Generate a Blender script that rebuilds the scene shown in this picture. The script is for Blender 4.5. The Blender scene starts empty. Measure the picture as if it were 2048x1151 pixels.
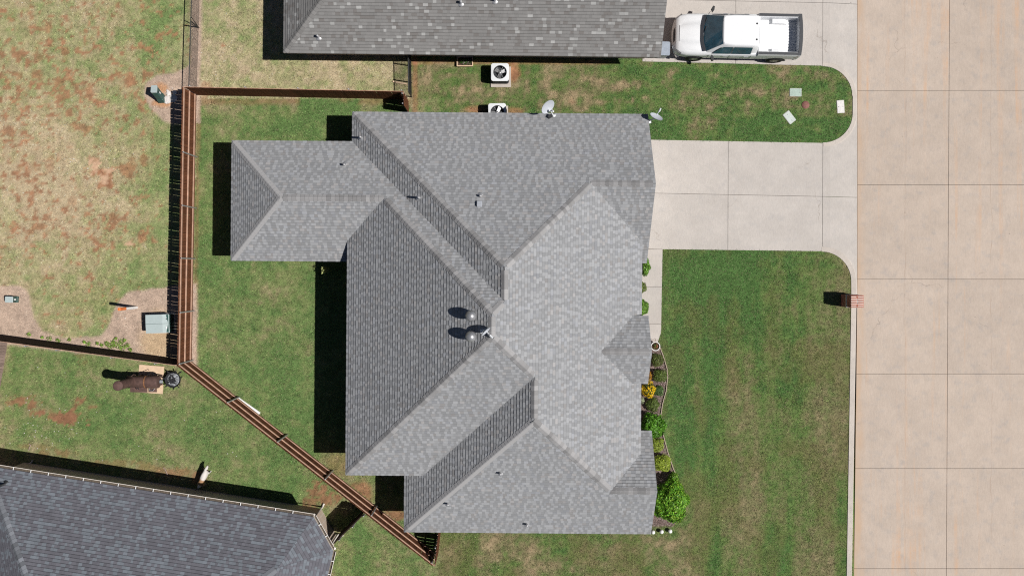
import bpy, bmesh, math, random
import numpy as np
from mathutils import Vector, Matrix

# ------------------------------------------------------------------ camera, sky, sun, exposure
SC = bpy.context.scene
COL = SC.collection
H, F, CX, CY, PPM = 42.0, 1722.0, 1024.0, 540.0, 41.0   # drone height, focal length in photo pixels, point straight below
cam_d = bpy.data.cameras.new('camera')
cam_d.sensor_width = 36.0
cam_d.lens = F / 2048 * 36.0
cam_d.shift_y = -(575.5 - CY) / 2048
cam_d.clip_end = 3000
cam = bpy.data.objects.new('camera', cam_d)
cam.location = (0, 0, H)
COL.objects.link(cam)
SC.camera = cam

SUN_EL, SUN_AZ = math.radians(55.3), math.radians(-9.2)
world = bpy.data.worlds.new('World')
SC.world = world
world.use_nodes = True
wn = world.node_tree
bg = wn.nodes['Background']
sky = wn.nodes.new('ShaderNodeTexSky')
sky.sky_type = 'NISHITA'
sky.sun_disc = False
sky.sun_elevation = SUN_EL
sky.sun_rotation = math.radians(90) - SUN_AZ
sky.altitude = 400
sky.air_density = 0.5
sky.dust_density = 0.3
wn.links.new(sky.outputs[0], bg.inputs[0])
bg.inputs[1].default_value = 0.05
sun_d = bpy.data.lights.new('sun', 'SUN')
sun_d.energy = 5.0
sun_d.angle = math.radians(0.5)
sun_d.color = (1.0, 0.965, 0.915)
sun = bpy.data.objects.new('sun', sun_d)
sv = Vector((math.cos(SUN_EL) * math.cos(SUN_AZ), math.cos(SUN_EL) * math.sin(SUN_AZ), math.sin(SUN_EL)))
sun.rotation_euler = sv.to_track_quat('Z', 'Y').to_euler()
sun.location = (30, -5, 45)
COL.objects.link(sun)
SC.view_settings.view_transform = 'Standard'
SC.view_settings.look = 'None'
SC.view_settings.exposure = 0.0
SC.view_settings.gamma = 1.0
SC.cycles.max_bounces = 5
SC.cycles.blur_glossy = 1.0
SC.cycles.use_denoising = False
SC.cycles.filter_width = 1.15
SC.cycles.diffuse_bounces = 2
SC.cycles.glossy_bounces = 2
SC.cycles.transmission_bounces = 3

# ------------------------------------------------------------------ helpers
rnd = random.Random(7)
rng = np.random.default_rng(11)

def at(px, py, z=0.0):
    k = (H - z) / F
    return Vector(((px - CX) * k, -(py - CY) * k, z))

def gp(px, py, z=0.0):
    """plan point under a pixel of the ground, put at height z"""
    return Vector(((px - CX) / PPM, -(py - CY) / PPM, z))

def tag(o, label=None, cat=None, group=None, kind=None):
    if label: o['label'] = label
    if cat: o['category'] = cat
    if group: o['group'] = group
    if kind: o['kind'] = kind
    return o

def empty(name, loc=(0, 0, 0), rz=0.0):
    o = bpy.data.objects.new(name, None)
    o.location = loc
    o.rotation_euler = (0, 0, rz)
    o.empty_display_size = 0.3
    COL.objects.link(o)
    return o

def link(name, me, parent=None, loc=None, rot=None):
    o = bpy.data.objects.new(name, me)
    if loc is not None: o.location = loc
    if rot is not None: o.rotation_euler = rot
    if parent is not None: o.parent = parent
    COL.objects.link(o)
    return o

class MB:
    """collects shapes of one part; several materials allowed"""
    def __init__(s):
        s.v, s.f, s.m, s.sm = [], [], [], []
        s.mats = []
    def _mi(s, mat):
        if mat not in s.mats: s.mats.append(mat)
        return s.mats.index(mat)
    def add(s, vs, fs, mat, smooth=False):
        b = len(s.v)
        s.v += [tuple(p) for p in vs]
        i = s._mi(mat)
        for f in fs:
            s.f.append(tuple(b + k for k in f)); s.m.append(i); s.sm.append(smooth)
        return s
    def box(s, c, d, mat, rz=0.0, M=None):
        x, y, z = d[0] / 2, d[1] / 2, d[2] / 2
        vs = [Vector((sx * x, sy * y, sz * z)) for sz in (-1, 1) for sy in (-1, 1) for sx in (-1, 1)]
        if M is None: M = Matrix.Rotation(rz, 3, 'Z')
        vs = [M @ v + Vector(c) for v in vs]
        return s.add(vs, [(0, 2, 3, 1), (4, 5, 7, 6), (0, 1, 5, 4), (2, 6, 7, 3), (0, 4, 6, 2), (1, 3, 7, 5)], mat)
    def prism(s, poly, z0, z1, mat, smooth=False):
        n = len(poly)
        vs = [(p[0], p[1], z0) for p in poly] + [(p[0], p[1], z1) for p in poly]
        fs = [tuple(range(n, 2 * n)), tuple(range(n - 1, -1, -1))]
        fs += [(i, (i + 1) % n, n + (i + 1) % n, n + i) for i in range(n)]
        return s.add(vs, fs, mat, smooth)
    def tube(s, pts, r, mat, n=8, cap=True, smooth=True):
        pts = [Vector(p) for p in pts]
        rs = r if isinstance(r, (list, tuple)) else [r] * len(pts)
        rings = []
        ref = None
        for i, p in enumerate(pts):
            d = (pts[min(i + 1, len(pts) - 1)] - pts[max(i - 1, 0)]).normalized()
            if ref is None:
                ref = Vector((0, 0, 1)) if abs(d.z) < 0.9 else Vector((1, 0, 0))
            a = d.cross(ref).normalized(); b = d.cross(a).normalized(); ref = -b if False else ref
            rings.append([p + (a * math.cos(t) + b * math.sin(t)) * rs[i] for t in [2 * math.pi * k / n for k in range(n)]])
        vs = [q for R in rings for q in R]
        fs = [(i * n + k, i * n + (k + 1) % n, (i + 1) * n + (k + 1) % n, (i + 1) * n + k) for i in range(len(pts) - 1) for k in range(n)]
        s.add(vs, fs, mat, smooth)
        if cap:
            s.add(rings[0], [tuple(range(n))], mat)
            s.add(rings[-1], [tuple(range(n - 1, -1, -1))], mat)
        return s
    def lathe(s, prof, mat, n=20, c=(0, 0, 0), smooth=True):
        c = Vector(c)
        vs = []
        for r, z in prof:
            vs += [c + Vector((r * math.cos(2 * math.pi * k / n), r * math.sin(2 * math.pi * k / n), z)) for k in range(n)]
        fs = [(i * n + k, i * n + (k + 1) % n, (i + 1) * n + (k + 1) % n, (i + 1) * n + k) for i in range(len(prof) - 1) for k in range(n)]
        return s.add(vs, fs, mat, smooth)
    def loft(s, secs, mat, closed=False, smooth=True, caps=False):
        n = len(secs[0])
        vs = [p for S in secs for p in S]
        m = n if closed else n - 1
        fs = [(i * n + k, i * n + (k + 1) % n, (i + 1) * n + (k + 1) % n, (i + 1) * n + k) for i in range(len(secs) - 1) for k in range(m)]
        s.add(vs, fs, mat, smooth)
        if caps:
            s.add(secs[0], [tuple(range(n - 1, -1, -1))], mat)
            s.add(secs[-1], [tuple(range(n))], mat)
        return s
    def mesh(s, name):
        me = bpy.data.meshes.new(name)
        me.from_pydata(s.v, [], s.f)
        for m in s.mats: me.materials.append(m)
        me.polygons.foreach_set('material_index', s.m)
        me.polygons.foreach_set('use_smooth', s.sm)
        me.update()
        return me
    def build(s, name, parent=None, loc=None, rot=None, bevel=0.0):
        o = link(name, s.mesh(name), parent, loc, rot)
        if bevel:
            b = o.modifiers.new('bevel', 'BEVEL'); b.width = bevel; b.segments = 2; b.limit_method = 'ANGLE'; b.angle_limit = math.radians(40)
        return o

# ------------------------------------------------------------------ materials
def nodes_of(m):
    m.use_nodes = True
    nt = m.node_tree
    return nt, nt.nodes['Principled BSDF']

def mat(name, col, rough=0.7, metal=0.0, var=0.15, scale=8.0, bump=0.0, bscale=40.0, coat=0.0, spec=0.5, stretch=None, objvar=0.0):
    m = bpy.data.materials.new(name)
    nt, b = nodes_of(m)
    N, L = nt.nodes, nt.links
    b.inputs['Roughness'].default_value = rough
    b.inputs['Metallic'].default_value = metal
    b.inputs['Coat Weight'].default_value = coat
    b.inputs['Coat Roughness'].default_value = 0.08
    b.inputs['Specular IOR Level'].default_value = spec
    tc = N.new('ShaderNodeTexCoord')
    src = tc.outputs['Object']
    if stretch:
        mp = N.new('ShaderNodeMapping'); mp.inputs['Scale'].default_value = stretch
        L.new(src, mp.inputs[0]); src = mp.outputs[0]
    nz = N.new('ShaderNodeTexNoise'); nz.inputs['Scale'].default_value = scale; nz.inputs['Detail'].default_value = 5
    L.new(src, nz.inputs['Vector'])
    mr = N.new('ShaderNodeMapRange')
    mr.inputs[1].default_value = 0.3; mr.inputs[2].default_value = 0.7
    mr.inputs[3].default_value = 1 - var; mr.inputs[4].default_value = 1 + var
    L.new(nz.outputs[0], mr.inputs[0])
    val = mr.outputs[0]
    if objvar:
        oi = N.new('ShaderNodeObjectInfo')
        m2 = N.new('ShaderNodeMapRange'); m2.inputs[3].default_value = 1 - objvar; m2.inputs[4].default_value = 1 + objvar
        L.new(oi.outputs['Random'], m2.inputs[0])
        mu = N.new('ShaderNodeMath'); mu.operation = 'MULTIPLY'
        L.new(val, mu.inputs[0]); L.new(m2.outputs[0], mu.inputs[1]); val = mu.outputs[0]
    mx = N.new('ShaderNodeMix'); mx.data_type = 'RGBA'; mx.blend_type = 'MULTIPLY'; mx.inputs[0].default_value = 1.0
    mx.inputs[6].default_value = (*col, 1)
    L.new(val, mx.inputs[7])
    L.new(mx.outputs[2], b.inputs['Base Color'])
    if bump:
        nb = N.new('ShaderNodeTexNoise'); nb.inputs['Scale'].default_value = bscale; nb.inputs['Detail'].default_value = 4
        L.new(src, nb.inputs['Vector'])
        bp = N.new('ShaderNodeBump'); bp.inputs['Strength'].default_value = bump; bp.inputs['Distance'].default_value = 0.02
        L.new(nb.outputs[0], bp.inputs['Height']); L.new(bp.outputs[0], b.inputs['Normal'])
    return m

def attr_mat(name, rough=0.9, var=0.2, scale=60.0, bump=0.0, bscale=80.0, spec=0.2, var2=0.0, scale2=8.0, trans=0.0):
    """colour from the mesh's own 'Col' attribute, grain from noise"""
    m = bpy.data.materials.new(name)
    nt, b = nodes_of(m)
    N, L = nt.nodes, nt.links
    b.inputs['Roughness'].default_value = rough
    b.inputs['Specular IOR Level'].default_value = spec
    at_ = N.new('ShaderNodeAttribute'); at_.attribute_name = 'Col'
    geo = N.new('ShaderNodeNewGeometry')
    def fac(sc, va):
        nz = N.new('ShaderNodeTexNoise'); nz.inputs['Scale'].default_value = sc; nz.inputs['Detail'].default_value = 4
        L.new(geo.outputs['Position'], nz.inputs['Vector'])
        mr = N.new('ShaderNodeMapRange'); mr.inputs[1].default_value = 0.25; mr.inputs[2].default_value = 0.75
        mr.inputs[3].default_value = 1 - va; mr.inputs[4].default_value = 1 + va
        L.new(nz.outputs[0], mr.inputs[0]); return mr.outputs[0], nz
    v = None
    if var: v, nz = fac(scale, var)
    if var2:
        w, _ = fac(scale2, var2)
        mu = N.new('ShaderNodeMath'); mu.operation = 'MULTIPLY'; L.new(v, mu.inputs[0]); L.new(w, mu.inputs[1]); v = mu.outputs[0]
    mx = N.new('ShaderNodeMix'); mx.data_type = 'RGBA'; mx.blend_type = 'MULTIPLY'; mx.inputs[0].default_value = 1.0
    L.new(at_.outputs['Color'], mx.inputs[6])
    if v is not None: L.new(v, mx.inputs[7])
    else: mx.inputs[7].default_value = (1, 1, 1, 1)
    L.new(mx.outputs[2], b.inputs['Base Color'])
    if bump:
        nb = N.new('ShaderNodeTexNoise'); nb.inputs['Scale'].default_value = bscale; nb.inputs['Detail'].default_value = 5
        L.new(geo.outputs['Position'], nb.inputs['Vector'])
        bp = N.new('ShaderNodeBump'); bp.inputs['Strength'].default_value = bump; bp.inputs['Distance'].default_value = 0.03
        L.new(nb.outputs[0], bp.inputs['Height']); L.new(bp.outputs[0], b.inputs['Normal'])
    if trans:
        tr = N.new('ShaderNodeBsdfTranslucent'); L.new(mx.outputs[2], tr.inputs[0])
        ms = N.new('ShaderNodeMixShader'); ms.inputs[0].default_value = trans
        L.new(b.outputs[0], ms.inputs[1]); L.new(tr.outputs[0], ms.inputs[2])
        L.new(ms.outputs[0], N['Material Output'].inputs[0])
    return m

def concrete(name, col, stain=(0.56, 0.34, 0.2), streak=0.0, edge_x=None, var=0.1, grey=0.12, seams=None):
    m = bpy.data.materials.new(name)
    nt, b = nodes_of(m)
    N, L = nt.nodes, nt.links
    b.inputs['Roughness'].default_value = 0.9
    b.inputs['Specular IOR Level'].default_value = 0.25
    geo = N.new('ShaderNodeNewGeometry')
    P = geo.outputs['Position']
    def noise(sc, stretch=(1, 1, 1), det=5, off=0.0):
        mp = N.new('ShaderNodeMapping'); mp.inputs['Scale'].default_value = stretch; mp.inputs['Location'].default_value = (off, off * 1.7, 0)
        L.new(P, mp.inputs[0])
        nz = N.new('ShaderNodeTexNoise'); nz.inputs['Scale'].default_value = sc; nz.inputs['Detail'].default_value = det; nz.inputs['Roughness'].default_value = 0.6
        L.new(mp.outputs[0], nz.inputs['Vector']); return nz.outputs[0]
    def rng_(v, a, b_, c, d):
        mr = N.new('ShaderNodeMapRange'); mr.inputs[1].default_value = a; mr.inputs[2].default_value = b_; mr.inputs[3].default_value = c; mr.inputs[4].default_value = d
        L.new(v, mr.inputs[0]); return mr.outputs[0]
    def math_(op, a, c):
        n = N.new('ShaderNodeMath'); n.operation = op
        for i, q in enumerate((a, c)):
            if isinstance(q, float): n.inputs[i].default_value = q
            else: L.new(q, n.inputs[i])
        return n.outputs[0]
    def mixc(fac, a, c, blend='MIX'):
        n = N.new('ShaderNodeMix'); n.data_type = 'RGBA'; n.blend_type = blend
        if isinstance(fac, float): n.inputs[0].default_value = fac
        else: L.new(fac, n.inputs[0])
        for i, q in ((6, a), (7, c)):
            if isinstance(q, tuple): n.inputs[i].default_value = (*q, 1)
            else: L.new(q, n.inputs[i])
        return n.outputs[2]
    oi = N.new('ShaderNodeObjectInfo')
    slab = rng_(oi.outputs['Random'], 0, 1, 0.95, 1.035)
    c = mixc(rng_(noise(0.9, off=3), 0.35, 0.7, 0.0, 1.0), tuple(x * (1 - var) for x in col), tuple(min(1, x * (1 + var * 0.6)) for x in col))
    c = mixc(rng_(noise(2.6, off=9, det=8), 0.52, 0.75, 0.0, grey * 3), c, tuple(x * 0.72 for x in (col[1], col[1], col[1] * 1.02)))
    g = math_('MULTIPLY', rng_(noise(55.0, det=3), 0.25, 0.75, 0.9, 1.1), rng_(noise(14.0, (1.6, 0.35, 1)), 0.3, 0.7, 0.93, 1.06))
    c = mixc(1.0, c, math_('MULTIPLY', g, slab), 'MULTIPLY')
    if streak:
        s1 = rng_(noise(1.0, (2.2, 0.07, 1), 6, 5), 0.55, 0.74, 0.0, 1.0)
        s1 = math_('MULTIPLY', s1, rng_(noise(0.8, off=21), 0.38, 0.62, 0.15, 1.0))
        s1 = math_('MULTIPLY', s1, rng_(noise(9.0, off=2), 0.3, 0.6, 0.45, 1.0))
        c = mixc(math_('MULTIPLY', s1, streak), c, stain)
    if edge_x is not None:
        sp = N.new('ShaderNodeSeparateXYZ'); L.new(P, sp.inputs[0])
        e = rng_(sp.outputs[0], edge_x + 0.12, edge_x + 0.46, 1.0, 0.0)
        e = math_('MULTIPLY', e, rng_(noise(1.1, (2.5, 0.5, 1), 6, 13), 0.35, 0.62, 0.1, 0.8))
        c = mixc(e, c, (0.48, 0.34, 0.235))
    for lx in (seams or ()):
        sp2 = N.new('ShaderNodeSeparateXYZ'); L.new(P, sp2.inputs[0])
        dx = math_('ABSOLUTE', math_('ADD', math_('ADD', sp2.outputs[0], -lx), math_('MULTIPLY', rng_(noise(0.35, off=lx), 0.2, 0.8, -0.12, 0.12), 1.0)), 0.0)
        ln = math_('MULTIPLY', rng_(dx, 0.0, 0.03, 1.0, 0.0), rng_(noise(1.3, (1, 0.6, 1), 4, lx), 0.35, 0.65, 0.0, 0.45))
        c = mixc(ln, c, (0.3, 0.2, 0.14))
    # tyre-worn paler and darker bands, hairline cracks
    cr = N.new('ShaderNodeTexVoronoi'); cr.feature = 'DISTANCE_TO_EDGE'; cr.inputs['Scale'].default_value = 0.16
    wv = N.new('ShaderNodeVectorMath'); wv.operation = 'ADD'
    nv = N.new('ShaderNodeTexNoise'); nv.inputs['Scale'].default_value = 1.4; nv.inputs['Detail'].default_value = 6
    L.new(P, nv.inputs['Vector']); L.new(P, wv.inputs[0]); L.new(nv.outputs['Color'], wv.inputs[1]); L.new(wv.outputs[0], cr.inputs['Vector'])
    ck = math_('MULTIPLY', rng_(cr.outputs['Distance'], 0.0, 0.0035, 1.0, 0.0), rng_(noise(0.45, off=44), 0.55, 0.62, 0.0, 0.5))
    c = mixc(ck, c, (0.2, 0.16, 0.13))
    # dark specks
    sp_ = rng_(noise(7.0, det=2, off=31), 0.755, 0.78, 0.0, 0.55)
    c = mixc(sp_, c, (0.12, 0.1, 0.09))
    L.new(c, b.inputs['Base Color'])
    bp = N.new('ShaderNodeBump'); bp.inputs['Strength'].default_value = 0.15; bp.inputs['Distance'].default_value = 0.01
    L.new(noise(40.0), bp.inputs['Height']); L.new(bp.outputs[0], b.inputs['Normal'])
    return m

def brick_mat(name, c1, c2, mortar):
    m = bpy.data.materials.new(name)
    nt, b = nodes_of(m)
    N, L = nt.nodes, nt.links
    b.inputs['Roughness'].default_value = 0.9
    geo = N.new('ShaderNodeNewGeometry')
    sp = N.new('ShaderNodeSeparateXYZ'); L.new(geo.outputs['Position'], sp.inputs[0])
    ad = N.new('ShaderNodeMath'); ad.operation = 'ADD'; L.new(sp.outputs[0], ad.inputs[0]); L.new(sp.outputs[1], ad.inputs[1])
    cb = N.new('ShaderNodeCombineXYZ'); L.new(ad.outputs[0], cb.inputs[0]); L.new(sp.outputs[2], cb.inputs[1])
    bt = N.new('ShaderNodeTexBrick'); bt.inputs['Scale'].default_value = 1.0
    bt.inputs['Brick Width'].default_value = 0.22; bt.inputs['Row Height'].default_value = 0.078; bt.inputs['Mortar Size'].default_value = 0.009
    bt.inputs['Color1'].default_value = (*c1, 1); bt.inputs['Color2'].default_value = (*c2, 1); bt.inputs['Mortar'].default_value = (*mortar, 1)
    L.new(cb.outputs[0], bt.inputs['Vector']); L.new(bt.outputs[0], b.inputs['Base Color'])
    return m

M = dict(
    white_paint=mat('white_paint', (0.78, 0.78, 0.77), 0.5, var=0.05),
    trim=mat('trim', (0.5, 0.47, 0.43), 0.6, var=0.08),
    white_metal=mat('white_metal', (0.68, 0.7, 0.72), 0.45, 0.0, var=0.06, scale=20),
    gutter=mat('gutter', (0.72, 0.66, 0.6), 0.5, var=0.08),
    gutter_in=mat('gutter_in', (0.1, 0.08, 0.06), 0.9, var=0.4, scale=12),
    galv=mat('galvanised', (0.42, 0.42, 0.43), 0.45, 0.6, var=0.12),
    dark=mat('dark_plastic', (0.012, 0.013, 0.015), 0.6, var=0.2),
    black_metal=mat('black_metal', (0.018, 0.02, 0.022), 0.5, 0.0, var=0.2),
    rubber=mat('rubber', (0.012, 0.012, 0.013), 0.85, var=0.2),
    stain=mat('stained_wood', (0.13, 0.050, 0.025), 0.85, var=0.32, scale=5, stretch=(6, 6, 0.8), bump=0.3, bscale=30, objvar=0.22, spec=0.15),
    rail=mat('rail_wood', (0.46, 0.29, 0.21), 0.85, var=0.22, scale=4, objvar=0.1, spec=0.2),
    grey_wood=mat('grey_wood', (0.3, 0.22, 0.19), 0.9, var=0.3, scale=4, stretch=(6, 6, 0.8), objvar=0.2, spec=0.2),
    dark_shaded_wood=mat('dark_shaded_wood', (0.035, 0.022, 0.018), 0.85, var=0.3, scale=4, objvar=0.2, spec=0.15),  # dark stain of the short fence; on the field fence, shade put into colour
    tan_board=mat('tan_board', (0.62, 0.45, 0.31), 0.8, var=0.1, scale=6),
    green_box=mat('green_box', (0.03, 0.085, 0.075), 0.5, var=0.15),
    box_top=mat('box_top', (0.4, 0.47, 0.47), 0.5, var=0.06, scale=10),
    cover_green=mat('cover_green', (0.36, 0.45, 0.4), 0.8, var=0.12, scale=15),
    cover_pale=mat('cover_pale', (0.5, 0.55, 0.52), 0.8, var=0.1, scale=15),
    cover_white=mat('cover_white', (0.66, 0.64, 0.62), 0.85, var=0.12, scale=15),
    rust=mat('rusty_steel', (0.115, 0.066, 0.055), 0.75, 0.2, var=0.3, scale=7, bump=0.2),
    rust_orange=mat('orange_rust', (0.22, 0.1, 0.045), 0.85, 0.0, var=0.35, scale=12),
    ash=mat('ash', (0.2, 0.21, 0.225), 0.9, var=0.9, scale=11, bump=0.8),
    char=mat('charcoal', (0.018, 0.018, 0.022), 0.9, var=0.4, scale=18),
    dish=mat('dish_grey', (0.42, 0.44, 0.48), 0.5, var=0.05),
    orange=mat('orange_paint', (0.75, 0.2, 0.05), 0.6, var=0.08),
    mailbrick=mat('mailbox_brick', (0.36, 0.13, 0.09), 0.9, var=0.25, scale=14, objvar=0.2),
    mortar=mat('mortar', (0.68, 0.6, 0.55), 0.95, var=0.1, scale=30),
    stone_band=mat('stone_band', (0.5, 0.48, 0.45), 0.9, var=0.12),
    rust_cover=mat('rust_cover', (0.23, 0.105, 0.085), 0.8, 0.2, var=0.25, scale=20),
    rock=mat('white_rock', (0.62, 0.58, 0.55), 0.9, var=0.2, scale=10, objvar=0.12),
    edging=mat('edging_stone', (0.4, 0.32, 0.26), 0.9, var=0.2, scale=15),
    truck=mat('truck_paint', (0.74, 0.75, 0.765), 0.4, 0.0, var=0.02, coat=0.25),
    truck_grey=mat('truck_trim', (0.028, 0.031, 0.038), 0.55, var=0.15),
    glass=mat('dark_glass', (0.03, 0.085, 0.125), 0.06, 0.0, var=0.25, scale=3, spec=0.8),
    red_lens=mat('red_lens', (0.45, 0.02, 0.015), 0.2, var=0.1),
    lens=mat('clear_lens', (0.25, 0.25, 0.26), 0.15, var=0.2),
    chrome=mat('chrome', (0.6, 0.6, 0.62), 0.25, 0.9, var=0.05),
    bin=mat('bin_plastic', (0.3, 0.34, 0.4), 0.35, var=0.12),
    soilpot=mat('pot_soil', (0.07, 0.045, 0.03), 0.95, var=0.4, scale=30, bump=0.5),
    brick_main=brick_mat('brick_wall', (0.3, 0.2, 0.15), (0.22, 0.15, 0.12), (0.45, 0.42, 0.38)),
    brick_pale=brick_mat('brick_pale', (0.55, 0.42, 0.32), (0.45, 0.34, 0.26), (0.6, 0.55, 0.5)),
    brick_grey=brick_mat('brick_grey', (0.3, 0.28, 0.27), (0.24, 0.22, 0.22), (0.42, 0.4, 0.38)),
    ground=attr_mat('ground_cover', 0.95, 0.3, 45, 0.6, 60, 0.1, 0.18, 6),
    grass=attr_mat('grass_blade', 0.8, 0.0, spec=0.2, trans=0.2),
    straw=attr_mat('straw', 0.9, 0.0),
    leaf=attr_mat('leaf', 0.5, 0.0, spec=0.4, trans=0.25),
    shingle=attr_mat('shingle', 0.93, 0.12, 90, 0.0, 220, 0.2, 0.05, 1.2),
    cap=mat('cap_shingle', (0.268, 0.264, 0.266), 0.92, var=0.1, scale=60, objvar=0.24, spec=0.2),
    cap_plain=mat('cap_shingle_plain', (0.205, 0.2, 0.195), 0.92, var=0.1, scale=60, objvar=0.15, spec=0.2),
    cap_blue=mat('cap_shingle_blue', (0.17, 0.18, 0.2), 0.92, var=0.1, scale=60, objvar=0.35, spec=0.2),
    drive=concrete('drive_concrete', (0.478, 0.441, 0.408), grey=0.09, var=0.07),
    road=concrete('road_concrete', (0.468, 0.39, 0.327), streak=0.95, edge_x=(1714 - CX) / PPM * (H + 0.1) / H, grey=0.12, var=0.075, seams=((1812 - CX) / PPM, (1984 - CX) / PPM)),
    kerb=concrete('kerb_concrete', (0.505, 0.455, 0.41), grey=0.06),
    joint=mat('joint', (0.07, 0.055, 0.045), 0.95, var=0.5, scale=3),
    dog_coat=None,
)

# ------------------------------------------------------------------ numpy noise and polygon fields
_T = np.random.default_rng(5).random((256, 256))
def vnoise(x, y, s=0):
    x = x + s * 37.31; y = y + s * 91.77
    ix = np.floor(x).astype(int); iy = np.floor(y).astype(int)
    fx = x - ix; fy = y - iy
    fx = fx * fx * (3 - 2 * fx); fy = fy * fy * (3 - 2 * fy)
    a = _T[ix & 255, iy & 255]; b = _T[(ix + 1) & 255, iy & 255]; c = _T[ix & 255, (iy + 1) & 255]; d = _T[(ix + 1) & 255, (iy + 1) & 255]
    return (a * (1 - fx) + b * fx) * (1 - fy) + (c * (1 - fx) + d * fx) * fy
def fbm(x, y, s=0, o=4, g=0.55):
    r = 0; a = 1; t = 0
    for i in range(o):
        r = r + a * vnoise(x * 2 ** i, y * 2 ** i, s + i * 3); t += a; a *= g
    return r / t
def sst(a, b, x):
    t = np.clip((x - a) / (b - a), 0, 1); return t * t * (3 - 2 * t)
def sdf(poly, x, y):
    d = np.full(np.shape(x), 1e18); ins = np.zeros(np.shape(x), bool)
    n = len(poly)
    for i in range(n):
        x0, y0 = poly[i]; x1, y1 = poly[(i + 1) % n]
        ex, ey = x1 - x0, y1 - y0
        t = np.clip(((x - x0) * ex + (y - y0) * ey) / (ex * ex + ey * ey + 1e-12), 0, 1)
        d = np.minimum(d, (x - x0 - t * ex) ** 2 + (y - y0 - t * ey) ** 2)
        c = (y0 > y) != (y1 > y)
        with np.errstate(divide='ignore', invalid='ignore'):
            xi = x0 + (y - y0) * ex / (ey if ey else 1e-12)
        ins ^= c & (x < xi)
    return np.where(ins, -1, 1) * np.sqrt(d)

# paved outlines, in photo pixels of the ground
def arc(cx, cy, r, a0, a1, n=14):
    return [(cx + r * math.cos(math.radians(a0 + (a1 - a0) * i / n)), cy + r * math.sin(math.radians(a0 + (a1 - a0) * i / n))) for i in range(n + 1)]
DRIVE = [(1270, 279), (1645, 286)] + arc(1646, 226, 60, 90, 0) + [(1707, 190), (1716, 190), (1716, 600), (1702, 600)] + arc(1643, 562, 60, 0, -90) + [(1325, 498), (1270, 497)]
NDRIVE = [(1285, 123), (1640, 131.5)] + arc(1645, 192, 60, -90, 0) + [(1716, 192), (1716, -200), (1285, -200)]
WALK = [(1280, 490), (1325, 498), (1322, 664), (1314, 688), (1280, 688)]
ROADX = 1713.0
BED = [(1270, 676), (1312, 676), (1320, 694), (1326, 712), (1332, 732), (1334, 752), (1331, 780), (1324, 806), (1320.5, 828), (1321, 850), (1326, 872), (1335, 905), (1345, 935), (1358, 962), (1368, 990), (1368, 1030), (1345, 1052), (1270, 1052)]

def wx(gy): return 393.5 - (gy - 190) * 9.5 / 532
def yF1(gx): return 675.8 + (gx - 44.6) * 0.136
def yD(gx): return 722 + (gx - 384) * 0.7846

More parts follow.
